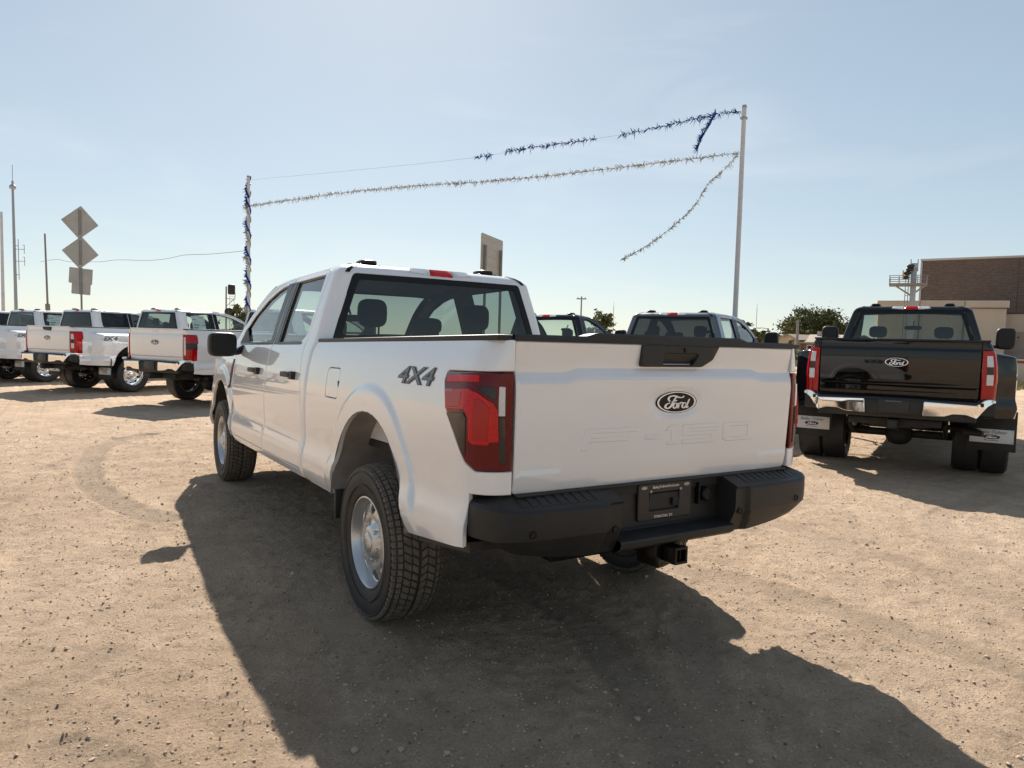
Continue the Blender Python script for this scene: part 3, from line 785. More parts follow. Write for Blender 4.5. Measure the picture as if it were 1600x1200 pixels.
            if fine:
                lens('reflector', [(-.838, 1.303), (-.934, 1.309), (-1.075, 1.313), (-1.08, 1.288), (-.946, 1.282), (-.845, 1.277)], M_redb)
                lens('stop_lens', [(-.846, 1.25), (-1.035, 1.258), (-1.085, 1.244), (-1.15, 1.206), (-1.168, 1.18), (-1.176, 1.06), (-1.145, 1.06), (-1.135, 1.048), (-1.075, 1.05), (-1.058, 1.062), (-1.05, 1.148), (-1.021, 1.179), (-.872, 1.171)], M_redb, -.010)
                lens('stop_lens_core', [(-1.07, 1.225), (-1.10, 1.22), (-1.135, 1.19), (-1.135, 1.065), (-1.078, 1.065), (-1.07, 1.15)], M_red, -.0125)
                lens('lens_sparkle', [(-.862, 1.24), (-.99, 1.247), (-.99, 1.185), (-.88, 1.18)], M_red, -.0115)
                lens('smoked_lens', [(-1.062, 1.272), (-1.152, 1.270), (-1.156, 1.222), (-1.142, 1.222), (-1.105, 1.247)], M_smoke)
                lens('reverse_lens', [(-1.166, 1.272), (-1.192, 1.271), (-1.197, 1.16), (-1.171, 1.16)], M_clear)
                lens('reverse_lens', [(-1.171, 1.155), (-1.197, 1.155), (-1.208, .975), (-1.182, .975)], M_smoke)
                lens('smoked_lens', [(-.876, 1.157), (-1.018, 1.166), (-1.036, 1.147), (-1.043, 1.0), (-.955, 1.085)], M_smoke)
            elif K.get('lamp') == 'band':
                c0 = se+.005
                lens('reverse_lens', [(c0+.015, 1.31), (c0+.045, 1.31), (c0+.045, .97), (c0+.015, .97)], M_clear)
                lens('smoked_band', [(c0+.05, 1.20), (ls-.03, 1.20), (ls-.03, 1.08), (c0+.05, 1.08)], M_smoke)
            else:
                c0 = se+.035
                lens('reverse_lens', [(c0, 1.30), (c0+.05, 1.30), (c0+.052, 1.18), (c0, 1.18)], M_clear)
                lens('reverse_lens', [(c0, 1.175), (c0+.05, 1.175), (c0+.05, 1.10), (c0, 1.10)], M_smoke)
                lens('reverse_lens', [(c0, 1.095), (c0+.05, 1.095), (c0+.05, .98), (c0, .98)], M_clear)
                lens('stop_lens', [(c0+.07, 1.33), (ls-.03, 1.33), (ls-.05, 1.0), (c0+.07, 1.0)], M_redb)
            # 4x4 or off-road decal
            dec = K.get('decal', '4X4')
            if dec:
                V, F = text_mesh(dec, .150 if fine else .15, .22, .0, 0., 1.0); V2, F2 = text_mesh(dec, .150 if fine else .15, .22, .0, .006, 1.0)
                cy_, cz_ = (-.515, 1.288) if fine else (-.60 if dec == '4X4' else -.55, 1.205 if dually else 1.265)
                sx_ = 1.45
                for VV, FF, m_, o_, nm in ((V2, F2, M_decalb if dec == '4X4' else M_decalr, .0030, 'decal_outline'), (V, F, M_decal if dec == '4X4' else M_decalr, .0045, 'decal')):
                    A = np.array(VV); yy = cy_+n*sx_*A[:, 0]; zz = cz_+A[:, 1]*(.70 if fine else .82)
                    Q = bed(yy, zz); Q[:, 0] -= o_
                    if n > 0: Q[:, 0] *= -1
                    part(nm, MB().add(Q, FF if n < 0 else [f[::-1] for f in FF]), m_, sd_, smooth=False)
        part('bed_bulkhead', MB().box(-.80, .80, yB-.03, yB-.012, .88+dz, 1.45+dz), paint if fine else M_dark)
        # ---- tailgate
        if fine:
            tp = pchip([.84, .88, .93, 1.0, 1.1, 1.2, 1.27, 1.281, 1.284, 1.325, 1.328, 1.345, 1.40, 1.446], [.016, .004, -.004, -.009, -.0135, -.0175, -.020, -.0205, -.0198, .0030, .0038, .0030, -.004, -.011])
        else:
            tp = pchip([.80, .86, .92, .94, 1.02, 1.15, 1.25, 1.34, 1.36, 1.42, 1.46], [.012, .004, .002, -.008, -.012, -.014, -.014, -.011, -.004, -.002, -.008])
        oz = 1.197 if fine else 1.20
        def ty(x, z):
            x = np.asarray(x, float); z = np.asarray(z, float); ax = np.abs(x)
            j = .018*(1-sm(.514, .585, ax))*sm(1.22, 1.30, z)*(1-sm(1.36, 1.43, z)) if fine else 0.
            y = tp(z-j)
            re = np.hypot((x-.02*fine)/.123, (z-oz)/.052)
            if fine:
                y = y+.006*(1-sm(1.05, 1.40, re))-.005*(1-sm(.925, .945, z))*sm(.565, .615, ax)
            return yT+y+.012*(ax/.82)**4
        tm = lambda x, z: np.stack([np.asarray(x, float), ty(x, z), np.asarray(z, float)], -1)+sh
        zb_ = .85 if fine else .83-K.get('drop', 0.)
        ex = [(x, z) for x in np.arange(-.8, .81, .025) for z in ((1.270, 1.281, 1.292, 1.304, 1.315, 1.3265, 1.338, 1.350, .925, .935, .945) if fine else (.88, .90, .92, .93, .94, .955, .98, 1.33, 1.34, 1.35, 1.36, 1.375))]
        ex += [(.02*fine+k*.123*math.cos(t), oz+k*.052*math.sin(t)) for t in np.linspace(0, 2*math.pi, 40, endpoint=False) for k in (1.05, 1.12, 1.2, 1.3, 1.4)] if fine else []
        if fine:
            ex = [(x, z+(.018*(1-float(sm(.514, .585, abs(x))))*float(sm(1.22, 1.30, z)) if z > 1.2 else 0.)) for x, z in ex if not (z < 1.25 and z > .95)]+[e for e in ex if .95 < e[1] < 1.25]
        tg = part('tailgate', panel(rpoly([(-.816, 1.446), (.816, 1.446), (.808, zb_), (-.808, zb_)], [.008, .008, .02, .02]), tm, .05, (), .03, .004, (0, -1, 0), extra=ex, hv=.03), paint, angle=11 if fine else 20)
        part('tailgate_inner', MB().box(-.76, .76, yT+.05, yT+.075, .90+dz, 1.44+dz), paint if fine else M_dark, tg)
        tyf = lambda x, z: float(ty(x, z))
        # cap along the top edge
        rows = []
        for x in np.concatenate([np.linspace(-.822, -.52, 8), np.linspace(-.50, -.40, 6), np.linspace(-.35, .35, 8), np.linspace(.40, .50, 6), np.linspace(.52, .822, 8)]):
            zt_ = 1.472+.015*(1-float(sm(.42, .49, abs(x)))) if fine else 1.466
            yo = yT+.012*(abs(x)/.82)**4
            rows.append([(x, yo+.075, 1.440+dz), (x, yo+.075, zt_-.004+dz), (x, yo+.068, zt_+dz), (x, yo-.004, zt_+.001+dz), (x, yo-.012, zt_-.006+dz), (x, yo-.013, 1.4475+dz), (x, yo-.004, 1.4465+dz)])
        part('tailgate_cap', MB().grid(np.array(rows)), M_plastic if fine else paint, tg)
        if fine:
            bz = rpoly([(-.195, 1.4455), (-.195, 1.352), (.165, 1.352), (.235, 1.385), (.275, 1.4455)], [0, .012, .05, .03, 0], 4)
            slot = rpoly([(-.065, 1.410), (-.075, 1.362), (.105, 1.362), (.145, 1.410)], .008, 3)
            bf = lambda x, z: np.stack([np.asarray(x, float), yT-.020+.010*sm(1.44, 1.36, z)*0+0*np.asarray(x, float), np.asarray(z, float)], -1)
            part('handle_bezel', panel(bz, bf, .05, [slot], .022, .004, (0, -1, 0)), M_plastic, tg)
            part('handle_paddle', MB().prism(slot, lambda u, v: (u, yT-.012+(.016 if v < 1.385 else 0.), v), lambda u, v: (u, yT+.004, v)), M_plastic, tg)
            part('lock_cylinder', MB().lathe([(yT-.0255, 0), (yT-.0255, .008), (yT-.020, .010), (yT-.01, .010)], 16, 'y', (.055, 0, 1.426)), M_trim, tg)
            # stamped lettering
            LET = {'F': [[(0, 0), (.10, 0), (.14, .36), (.80, .36), (.83, .58), (.17, .58), (.20, .78), (.97, .78), (1., 1.), (.06, 1.)]],
                   '-': [[(0, .34), (1., .34), (1., .58), (0, .58)]],
                   '1': [[(.25, 0), (1., 0), (1., .2), (1., 1.), (.45, 1.), (.0, .72), (.5, .72), (.5, .22), (.25, .22)]],
                   '5': [[(0, 0), (.88, 0), (1., .16), (1., .5), (.9, .62), (.18, .62), (.18, .78), (1., .78), (1., 1.), (.0, 1.), (.0, .42), (.8, .42), (.8, .22), (0, .22)]],
                   '0': [[(.12, 0), (1., 0), (1., .85), (.88, 1.), (0, 1.), (0, .14)], [(.22, .22), (.22, .78), (.78, .78), (.78, .22)]]}
            z0_, hgt = 1.008, .088
            for chx, xa, xb in (('F', -.50, -.19), ('-', -.155, -.075), ('1', -.045, .035), ('5', .065, .295), ('0', .325, .545)):
                polys = LET[chx]; T = [[(xa+(xb-xa)*a, z0_+hgt*b_) for a, b_ in p] for p in polys]
                V, F = panel(T[0], tm, .04, T[1:], .003, .0022, (0, -1, 0), off=-.0028)
                part('stamped_letter', (V, F), paint, tg, angle=25)
        oval_badge_parts = MB
        if fine:
            n0 = len(bpy.data.objects); oval_badge(tg, .02, oz, .123, .0485, tyf, M_badge)
        elif K.get('badge', True):
            oval_badge(tg, 0., oz+.0, .125, .052, lambda x, z: tyf(x, z), K.get('badge_mat', M_badge))
            for ch in tg.children:
                if ch.name.startswith('badge'): ch.location.z = dz
            if K.get('bezel', False):
                b = MB().prism(rpoly([(-.17, 1.445), (-.13, 1.375), (.13, 1.36), (.16, 1.445)], .02, 4), lambda u, v: (u, yT-.022, v+dz), lambda u, v: (u, yT+.01, v+dz)); part('handle_bezel', b, M_plastic, tg)
            elif not cut:
                b = MB().box(-.09, .09, yT-.016, yT+.01, 1.385+dz, 1.425+dz, .008); part('tailgate_handle', b, paint, tg)
        if rake:
            for ch in tg.children:
                if ch.name.startswith('badge'):
                    for v in ch.data.vertices: v.co.z += rake*(v.co.y+1.15)
        # ---- rear bumper
        (bumper_light if fine else bumper_heavy)(K, root, part, yT, dz-K.get('drop', 0.))
    # ---- wheels
    R, W = K.get('tyre', (.4015, .265))
    wh = make_wheel(root, R, W, 'heavy' if dually else 'light', K.get('tread', True))
    tr = .845
    spots = [(-tr, WB, 0), (tr, WB, math.pi), (-tr, 0, 0), (tr, 0, math.pi)]
    if dually: spots = [(-.86, WB, 0), (.86, WB, math.pi), (-1.03, 0, 0), (1.03, 0, math.pi), (-.74, 0, math.pi), (.74, 0, 0)]
    for i, (x, y, r) in enumerate(spots):
        o = wh if i == 0 else copy_tree(wh, root)
        o.location = (x, y, R-.006); o.rotation_euler = ((.5+i*1.3) % 6.28 if i != 2 else .26, 0, 0)
        if r: o.rotation_euler = Matrix.Rotation(r, 3, 'Z').to_euler(); 
    # ---- seats and dash
    def seat(cx, yb, zb, wd, head=True, hz=.0):
        b = MB().sbox((cx, yb+.28, zb), (wd, .27, .09), 4.).sbox((cx, yb, zb+.22), (wd*.96, .075, .26), 4., M=Matrix.Rotation(.16, 3, 'X'))
        return b
    def head(cx, yb, zc, wd, hz):
        b = MB().sbox((cx, yb, zc), (wd, .05, hz), 3.4)
        for k in (-1, 1): b.tube([(cx+k*.05, yb, zc-hz-.06), (cx+k*.05, yb, zc)], .007, 6)
        return b
    se_ = MB()
    zs = .98+dz
    if not cut:
        rs = part('rear_seat', MB().sbox((0, 1.75+dy, zs-.02), (.68, .27, .10), 4.).sbox((0, 1.42+dy, zs+.26), (.68, .09, .28), 5., M=Matrix.Rotation(.14, 3, 'X')), M_int)
        for cx, wd, hz in ((-.42, .105, .100), (.0, .12, .060), (.42, .105, .100)):
            part('headrest', head(cx, 1.40+dy, zs+.685-(.075 if wd == .12 else 0), wd, hz), M_int, rs)
    for cx in (-.42, .42):
        s_ = part('front_seat', seat(cx, 2.35-cut+dy, zs-.02, .25), M_int)
        part('headrest', head(cx, 2.30-cut+dy, zs+.60+.03*(cut > 0), .12, .085), M_int, s_)
    b = MB().sbox((0, 3.35-cut+dy, 1.23+dz), (.80, .28, .15), 4.)
    db = part('dashboard', b, M_int2)
    b = MB(); t = np.linspace(0, 2*math.pi, 25); cwx, cwy, cwz = -.42, 2.93-cut+dy, 1.28+dz
    b.tube([(cwx+.19*math.cos(q), cwy+.09*math.sin(q), cwz+.165*math.sin(q)) for q in t], .016, 8, False).sbox((cwx, cwy+.02, cwz), (.07, .03, .05), 3.).box(cwx-.17, cwx+.17, cwy, cwy+.02, cwz-.015, cwz+.015)
    part('steering_wheel', b, M_int, db)
    part('rear_view_mirror', MB().sbox((0, 3.02-cut+dy, 1.70+dz), (.12, .015, .033), 3.5).tube([(0, 3.03-cut+dy, 1.70+dz), (0, 3.12-cut+dy, 1.80+dz)], .012, 6), M_int2, ws)
    return root

# --- bumpers --------------------------------------------------------------------
def bumper_light(K, root, part, yT, dz):
    px = pchip([0, .2, .40, .58, .68, .78, .90, 1.0], [.34, .50, .68, .822, .882, .920, .945, .952])
    py = pchip([0, .2, .40, .58, .68, .78, .90, 1.0], [-1.262, -1.260, -1.252, -1.236, -1.212, -1.172, -1.10, -1.05])
    T = np.concatenate([np.linspace(0, .2, 22), np.linspace(.21, .58, 14), np.linspace(.60, 1., 22)])
    X, Y = px(T), py(T)
    dX, dY = np.gradient(X, T), np.gradient(Y, T); L = np.hypot(dX, dY); nx, ny = -dY/L, dX/L     # inward normal (towards the truck)
    zb = pchip([.34, .42, .55, .82, .91, .955], [.582, .582, .590, .625, .650, .668])
    zt = pchip([.34, .80, .89, .955], [.846, .846, .856, .866])
    for n in (-1, 1):
        rows = []
        for x, y, a, b_ in zip(X, Y, nx, ny):
            q = float(zt(x)); z0 = float(zb(x)); row = []
            for d, z in ((.14, q-.02), (.13, q), (.115, q+.001), (.022, .812+(q-.846)), (.008, .806+(q-.846)), (0, .793+(q-.846)), (-.001, .755), (.0, .715), (.003, .690), (.022, max(z0+.035, .645)), (.050, z0+.006), (.072, z0), (.14, z0+.012)):
                k = float(sm(.405+.30*max(0., .69-z), .425+.30*max(0., .69-z), x))
                if z < .80: d = d+.017*(1-k)
                row.append((n*(x+a*d), y+b_*d, z))
            rows.append(row)
        A = np.array(rows)
        b = MB().grid(A)
        b.add(A[0], [tuple(range(A.shape[1]))]).add(A[-1], [tuple(range(A.shape[1]))])
        bo = part('rear_bumper', b, M_plastic, angle=14)
        for i in range(10):      # ribbed step pad
            x0 = .43+.043*i; r = MB(); V = []
            for xx in (x0, x0+.030):
                y_ = float(np.interp(xx, X, Y))
                for d, z in ((.030, .8105), (.105, .8405)):
                    V += [(n*xx, y_+d, z-.001), (n*xx, y_+d, z+.0062)]
            r.add(V, [(1, 3, 7, 5), (0, 1, 5, 4), (2, 6, 7, 3), (0, 2, 3, 1), (4, 5, 7, 6)])
            part('step_pad_rib', r, M_plastic, bo, smooth=False)
        for x, z in ((.775, .715), (.372, .690)):
            y_ = float(np.interp(x, X, Y))+(.017 if x < .4 else 0.)
            part('parking_sensor', MB().lathe([(y_-.0015, 0), (y_-.0015, .011), (y_-.004, .0125), (y_-.004, .015), (y_+.004, .016)], 20, 'y', (n*x, 0, z)), M_trim, bo)
    rows = []
    for x in np.linspace(-.341, .341, 16):
        yf = -1.262+.017
        rows.append([(x, -1.115, .845), (x, -1.12, .842), (x, -1.128, .655), (x, -1.14, .645), (x, yf+.012, .634), (x, yf+.003, .630), (x, yf, .622), (x, yf+.005, .600), (x, yf+.03, .584), (x, yf+.06, .580), (x, -1.10, .59)])
    ct = part('rear_bumper', MB().grid(np.array(rows)), M_plastic, angle=18)
    part('filler_strip', MB().box(-.80, .80, -1.16, -1.10, .842, .852, .002), M_plastic, ct)
    # plate holder with printed frame
    fr = rpoly([(-.160, .675), (.160, .675), (.160, .838), (-.160, .838)], .012, 4)
    op = rpoly([(-.095, .715), (.085, .715), (.085, .795), (-.095, .795)], .004, 3)
    f = lambda x, z: np.stack([np.asarray(x, float), -1.140+0*np.asarray(x, float), np.asarray(z, float)], -1)
    pf = part('plate_frame', panel(fr, f, .06, [op], .01, .003, (0, -1, 0)), mat('frame_black', (.012, .012, .013), .4))
    def word(s, size, cx, cz, nm, sh=.0):
        V, F = text_mesh(s, size, sh, .0004)
        part(nm, MB().add([(cx+x, -1.1412-z, cz+y) for x, y, z in V], F), M_letter, pf, smooth=False)
    word('BaileyToliverFord.com', .0175, .0, .8205, 'frame_lettering', .1); word('STANTON, TX', .017, -.01, .688, 'frame_lettering')
    for n in (-1, 1):
        t = np.linspace(0, 2*math.pi, 24, endpoint=False); e = [(n*.128+.017*math.cos(q), .821+.0075*math.sin(q)) for q in t]
        part('frame_oval', MB().prism(e, lambda u, v: (u, -1.1418, v), lambda u, v: (u, -1.139, v)), M_steel, pf)
        part('frame_screw', MB().lathe([(-1.145, 0), (-1.145, .006), (-1.14, .008)], 12, 'y', (n*.09, 0, .803)), M_steel, pf)
    part('wiring_bracket', MB().box(-.09, .08, -1.136, -1.130, .765, .79).box(.05, .085, -1.137, -1.131, .725, .765, .004), M_dark, pf)
    part('wiring_socket', MB().lathe([(-1.135, 0), (-1.165, .0), (-1.165, .025), (-1.16, .032), (-1.13, .034)], 20, 'y', (.245, 0, .765)).box(.20, .212, -1.15, -1.12, .72, .82, .003), M_trim, ct)
    # hitch receiver
    q = lambda a: [(-a, -a), (a, -a), (a, a), (-a, a)]
    def ring(a0, a1, ya, yb):
        f = lambda a, y: [(.0+u, y, .532+v) for u, v in q(a)]
        return f(a1, ya)+f(a0, ya)+f(a1, yb)+f(a0, yb), [(0, 1, 5, 4), (1, 2, 6, 5), (2, 3, 7, 6), (3, 0, 4, 7)]+[(i+8, (i+1) % 4+8, (i+1) % 4, i) for i in range(4)]+[(i+4, (i+1) % 4+4, (i+1) % 4+12, i+12) for i in range(4)]
    h = MB().add(*ring(.026, .037, -1.252, -1.222)).add(*ring(.026, .034, -1.215, -.80))
    h.box(-.50, .50, -.98, -.90, .50, .57, .008).box(-.075, -.04, -1.17, -1.05, .47, .57, .004).box(.04, .075, -1.17, -1.05, .47, .57, .004)
    part('hitch_receiver', h, M_trim)

def bumper_heavy(K, root, part, yT, dz):
    yb = yT-.17
    wing = [(.30, .83), (.29, .665), (.50, .675), (.58, .705), (.70, .705), (.80, .670), (.90, .805), (.955, .845), (.965, .885), (.90, .885), (.87, .875), (.79, .815)]
    for n in (-1, 1):
        P = [(n*x, z+dz) for x, z in wing]
        bend = lambda u: .05*(abs(u)/.95)**2+.05*max(0, abs(u)-.80)/.15
        def wm(u, v):
            u = np.asarray(u, float); v = np.asarray(v, float); a = np.abs(u)
            return np.stack([u, yb+.05*(a/.95)**2+.07*np.maximum(0, a-.80)/.15+.10*np.maximum(0, v-dz-.80)-.02*(v-dz-.75), v], -1)
        wo_ = part('chrome_bumper_wing', panel(rpoly(P, .012, 3), wm, .05, (), .04, .006, (0, -1, 0), hv=.03), M_chrome if not K.get('dusty') else M_chrome)
        sidep = rpoly([(yb+.10, .70), (yb+.30, .66), (yb+.33, .84), (yb+.12, .87)], .01, 3)
        part('bumper_end', MB().prism(sidep, lambda u, v: (n*.955, u, v+dz), lambda u, v: (n*.80, u, v+dz)), M_plastic, wo_)
        part('bumper_end_rim', MB().box(min(n*.94, n*.965), max(n*.94, n*.965), yb+.10, yb+.36, .845+dz, .88+dz, .006).box(min(n*.94, n*.965), max(n*.94, n*.965), yb+.325, yb+.36, .70+dz, .846+dz, .006), M_chrome, wo_)
    b = MB().box(-.33, .33, yb+.05, yb+.20, .66+dz, .85+dz, .01).box(-.86, .86, yb+.05, yb+.22, .80+dz, .845+dz, .01).box(-.80, .80, yb+.08, yb+.16, .62+dz, .72+dz, .01)
    ct = part('bumper_centre', b, M_plastic)
    part('plate_frame', MB().box(-.155, .155, yb+.035, yb+.052, .68+dz, .83+dz, .004), mat('frame_black', (.012, .012, .013), .4), ct)
    V, F = text_mesh('BaileyToliverFord.com', .0175, .1, .0004)
    part('frame_lettering', MB().add([(x, yb+.034-z, .812+dz+y) for x, y, z in V], F), M_steel, ct, smooth=False)
    h = MB().box(-.05, .05, yb+.02, yb+.5, .50+dz, .60+dz, .008).box(-.038, .038, yb+.012, yb+.03, .515+dz, .585+dz).box(-.48, .48, yb+.25, yb+.35, .52+dz, .60+dz, .01)
    part('hitch_receiver', h, M_dark)
    if K.get('dually'):
        for n in (-1, 1):
            cx, cz, yp = n*.98, .50, -.58
            fl = part('mud_flap', MB().box(cx-.24, cx+.24, yp-.004, yp+.008, .33, .80, .003), M_dark)
            part('flap_plate', MB().box(cx-.215, cx+.215, yp-.010, yp-.0045, cz-.075, cz+.085, .002), M_plate, fl)
            t = np.linspace(0, 2*math.pi, 28, endpoint=False)
            e = [(cx+.085*math.cos(q), cz-.005+.026*math.sin(q)) for q in t]
            part('flap_oval', MB().prism(e, lambda u, v: (u, yp-.0125, v), lambda u, v: (u, yp-.009, v)), M_blue, fl)
            s = strokes_word(OVAL_WORD, cx, cz-.005, .085, .026, lambda x, z: yp-.013); s.build('flap_lettering', M_letter, fl)
            for tx, sz, zz, shh in (('Bailey Toliver', .052, cz+.050, .35), ('Best in the Basin', .021, cz-.045, .0)):
                V, F = text_mesh(tx, sz, shh, .0004); part('flap_lettering', MB().add([(cx+x, yp-.011-z, zz+y) for x, y, z in V], F), M_ink, fl, smooth=False)
            for a in (-1, 1):
                for c_ in (-1, 1): part('flap_bolt', MB().box(cx+a*.195-.004, cx+a*.195+.004, yp-.013, yp-.009, cz+.005+c_*.065-.004, cz+.005+c_*.065+.004), M_dark, fl, smooth=False)

# ------------------------------------------------------------------ ground
def vnoise(x, y, f, seed):
    r = np.random.default_rng(seed).random((256, 256)); x = x*f; y = y*f
    xi = np.floor(x).astype(int); yi = np.floor(y).astype(int); u = x-xi; v = y-yi; u = u*u*(3-2*u); v = v*v*(3-2*v)
    g = lambda a, b: r[a % 256, b % 256]
    return (g(xi, yi)*(1-u)+g(xi+1, yi)*u)*(1-v)+(g(xi, yi+1)*(1-u)+g(xi+1, yi+1)*u)*v

TRACKS = [([(-5.6, -2.), (-4.0, .6), (-3.5, 3.4), (-4.0, 8.)], .26, .006), ([(-6.6, -.8), (-5.1, 1.6), (-4.7, 4.), (-5.2, 8.)], .26, .006), ([(1.7, -2.6), (2.6, -1.3), (4.2, -.2), (6.6, .3)], .26, .006), ([(2.9, -2.9), (3.9, -1.8), (5.4, -1.), (7.6, -.8)], .26, .006), ([(-1.27, 7.63), (-1.64, 7.29), (-1.96, 6.46), (-2.1, 5.24), (-2.08, 4.31), (-1.98, 3.57), (-1.8, 2.97), (-1.62, 2.6)], .24, .014), ([(-2.37, -.12), (-2.30, -.05), (-2.22, .02), (-2.1, .1)], .2, .006), ([(-2.15, -.9), (-2.2, -.75), (-2.3, -.66)], .2, .006), ([(-4.2, -2.5), (-3.6, -.8), (-3.3, 1.0), (-2.75, 2.2)], .24, .008),
          ([(1.0, .03), (1.28, -.48), (1.39, -1.19), (1.45, -2.)], .22, .008), ([(2.9, 1.), (2.67, -.1), (2.65, -.8), (2.39, -1.61)], .22, .008), ([(.59, -.77), (.11, -1.27), (-.22, -1.68), (-.4, -1.95)], .2, .006),
          ([(-1.3, -2.4), (-.4, -1.7), (0., -.6), (.1, 1.5)], .24, .010), ([(-4.6, -1.2), (-5.2, 2.), (-4.8, 6.), (-3., 10.)], .26, .008)]
def ground_h(x, y, mask=False):
    km = np.zeros(x.shape)
    h = .020*(vnoise(x, y, .45, 1)-.5)+.016*(vnoise(x, y, 1.7, 2)-.5)+.013*(vnoise(x, y, 5., 3)-.5)+.012*(vnoise(x, y, 14., 4)-.5)+.013*(vnoise(x, y, 30., 5)-.5)+.010*(vnoise(x, y, 47., 10)-.5)*vnoise(x, y, 3., 12)*1.6
    c = vnoise(x, y, 20., 6); h = h+.012*np.maximum(0, c-.78)/.22*vnoise(x, y, 1.1, 8)
    for pts, wd, dp in TRACKS:
        P = np.array(pts); d = np.full(x.shape, 9.); s = np.zeros(x.shape); acc = 0.
        for a, b in zip(P[:-1], P[1:]):
            e = b-a; L = np.hypot(*e); t = np.clip(((x-a[0])*e[0]+(y-a[1])*e[1])/L**2, 0, 1)
            q = np.hypot(x-a[0]-t*e[0], y-a[1]-t*e[1]); m = q < d; d = np.where(m, q, d); s = np.where(m, acc+t*L, s); acc += L
        k = 1-sm(wd*.4, wd*.62, d)
        km = np.maximum(km, k*dp/.014)
        h = h*(1-.5*k)-dp*k+dp*.9*np.exp(-((d-wd*.68)/.05)**2)+.0025*k*np.sin(s*75+d*30)*(vnoise(x, y, .8, 9) > .35)
    for X, Y in ((-.85, 0), (.85, 0), (-.85, 3.99), (.85, 3.99)):
        k = 1-sm(.15, .5, np.hypot(x-X, y-Y)); h = h*(1-k)
    return km if mask else h

def ground_material():
    m = bpy.data.materials.new('packed_caliche'); m.use_nodes = True; n = m.node_tree.nodes; l = m.node_tree.links; b = n['Principled BSDF']
    b.inputs['Roughness'].default_value = .95; b.inputs['Specular IOR Level'].default_value = .15
    tc = n.new('ShaderNodeTexCoord')
    def noise(s, d=6, r=.6):
        t = n.new('ShaderNodeTexNoise'); t.inputs['Scale'].default_value = s; t.inputs['Detail'].default_value = d; t.inputs['Roughness'].default_value = r; l.new(tc.outputs['Object'], t.inputs['Vector']); return t
    def ramp(src, a, b_, c0, c1):
        r = n.new('ShaderNodeValToRGB'); r.color_ramp.elements[0].position = a; r.color_ramp.elements[1].position = b_
        r.color_ramp.elements[0].color = (*c0, 1); r.color_ramp.elements[1].color = (*c1, 1); l.new(src, r.inputs[0]); return r
    def mix(f, a, b_, mode='MIX', fac=None):
        x = n.new('ShaderNodeMix'); x.data_type = 'RGBA'; x.blend_type = mode
        if fac is not None: x.inputs['Factor'].default_value = fac
        else: l.new(f, x.inputs['Factor'])
        l.new(a, x.inputs['A']); l.new(b_, x.inputs['B']); return x.outputs['Result']
    base = ramp(noise(.35, 5).outputs['Fac'], .35, .68, (.57, .428, .308), (.71, .552, .412)).outputs[0]
    mid = ramp(noise(3.2, 8, .7).outputs['Fac'], .36, .66, (.78, .76, .74), (1.08, 1.06, 1.04)).outputs[0]
    c = mix(None, base, mid, 'MULTIPLY', 1.)
    fine = ramp(noise(75., 8, .85).outputs['Fac'], .38, .56, (.66, .63, .60), (1.12, 1.115, 1.11)).outputs[0]
    c = mix(None, c, fine, 'MULTIPLY', .85)
    vo = n.new('ShaderNodeTexVoronoi'); vo.inputs['Scale'].default_value = 26.; l.new(tc.outputs['Object'], vo.inputs['Vector'])
    sp = ramp(vo.outputs['Distance'], .10, .20, (1, 1, 1), (0, 0, 0))
    sel = n.new('ShaderNodeSeparateColor'); l.new(vo.outputs['Color'], sel.inputs[0])
    gt = n.new('ShaderNodeMath'); gt.operation = 'GREATER_THAN'; gt.inputs[1].default_value = .62; l.new(sel.outputs[0], gt.inputs[0])
    mu = n.new('ShaderNodeMath'); mu.operation = 'MULTIPLY'; l.new(sp.outputs[0], mu.inputs[0]); l.new(gt.outputs[0], mu.inputs[1])
    pc = ramp(sel.outputs[1], .2, .8, (.22, .17, .13), (.55, .47, .38)).outputs[0]
    c = mix(mu.outputs[0], c, pc)
    at_ = n.new('ShaderNodeAttribute'); at_.attribute_name = 'track'
    tm_ = n.new('ShaderNodeMath'); tm_.operation = 'MULTIPLY'; tm_.inputs[1].default_value = .55; l.new(at_.outputs['Fac'], tm_.inputs[0])
    tc_ = ramp(noise(30., 6, .8).outputs['Fac'], .35, .62, (.20, .15, .11), (.42, .33, .25)).outputs[0]
    c = mix(tm_.outputs[0], c, tc_)
    l.new(c, b.inputs['Base Color'])
    bu = n.new('ShaderNodeBump'); bu.inputs['Strength'].default_value = 1.; bu.inputs['Distance'].default_value = .035
    ad = n.new('ShaderNodeMath'); ad.operation = 'MULTIPLY_ADD'; ad.inputs[1].default_value = .8
    l.new(mu.outputs[0], ad.inputs[0]); l.new(noise(60., 8, .8).outputs['Fac'], ad.inputs[2])
    l.new(ad.outputs[0], bu.inputs['Height']); l.new(bu.outputs[0], b.inputs['Normal'])
    return m
M_ground = ground_material()

def axis_pts(lo, hi, step, far):
    a = list(np.arange(lo, hi+1e-6, step)); s = step*1.6; x = hi
    r = []
    while x < far: x += s; r.append(x); s *= 1.35
    s = step*1.6; x = lo; q = []
    while x > -far: x -= s; q.append(x); s *= 1.35
    return np.array(q[::-1]+a+r)
gx = axis_pts(-5.2, 5.2, .019, 1800.); gy = axis_pts(-3.0, 8.0, .020, 1800.)
GX, GY = np.meshgrid(gx, gy, indexing='ij')
fade = 1-sm(18., 40., np.hypot(GX, GY))
GZ = ground_h(GX, GY)*fade
me = bpy.data.meshes.new('ground'); nu, nv = GX.shape
ii = np.arange(nu*nv).reshape(nu, nv)
quads = np.stack([ii[:-1, :-1], ii[1:, :-1], ii[1:, 1:], ii[:-1, 1:]], -1).reshape(-1, 4)
me.vertices.add(nu*nv); me.vertices.foreach_set('co', np.stack([GX, GY, GZ], -1).astype(np.float32).ravel())
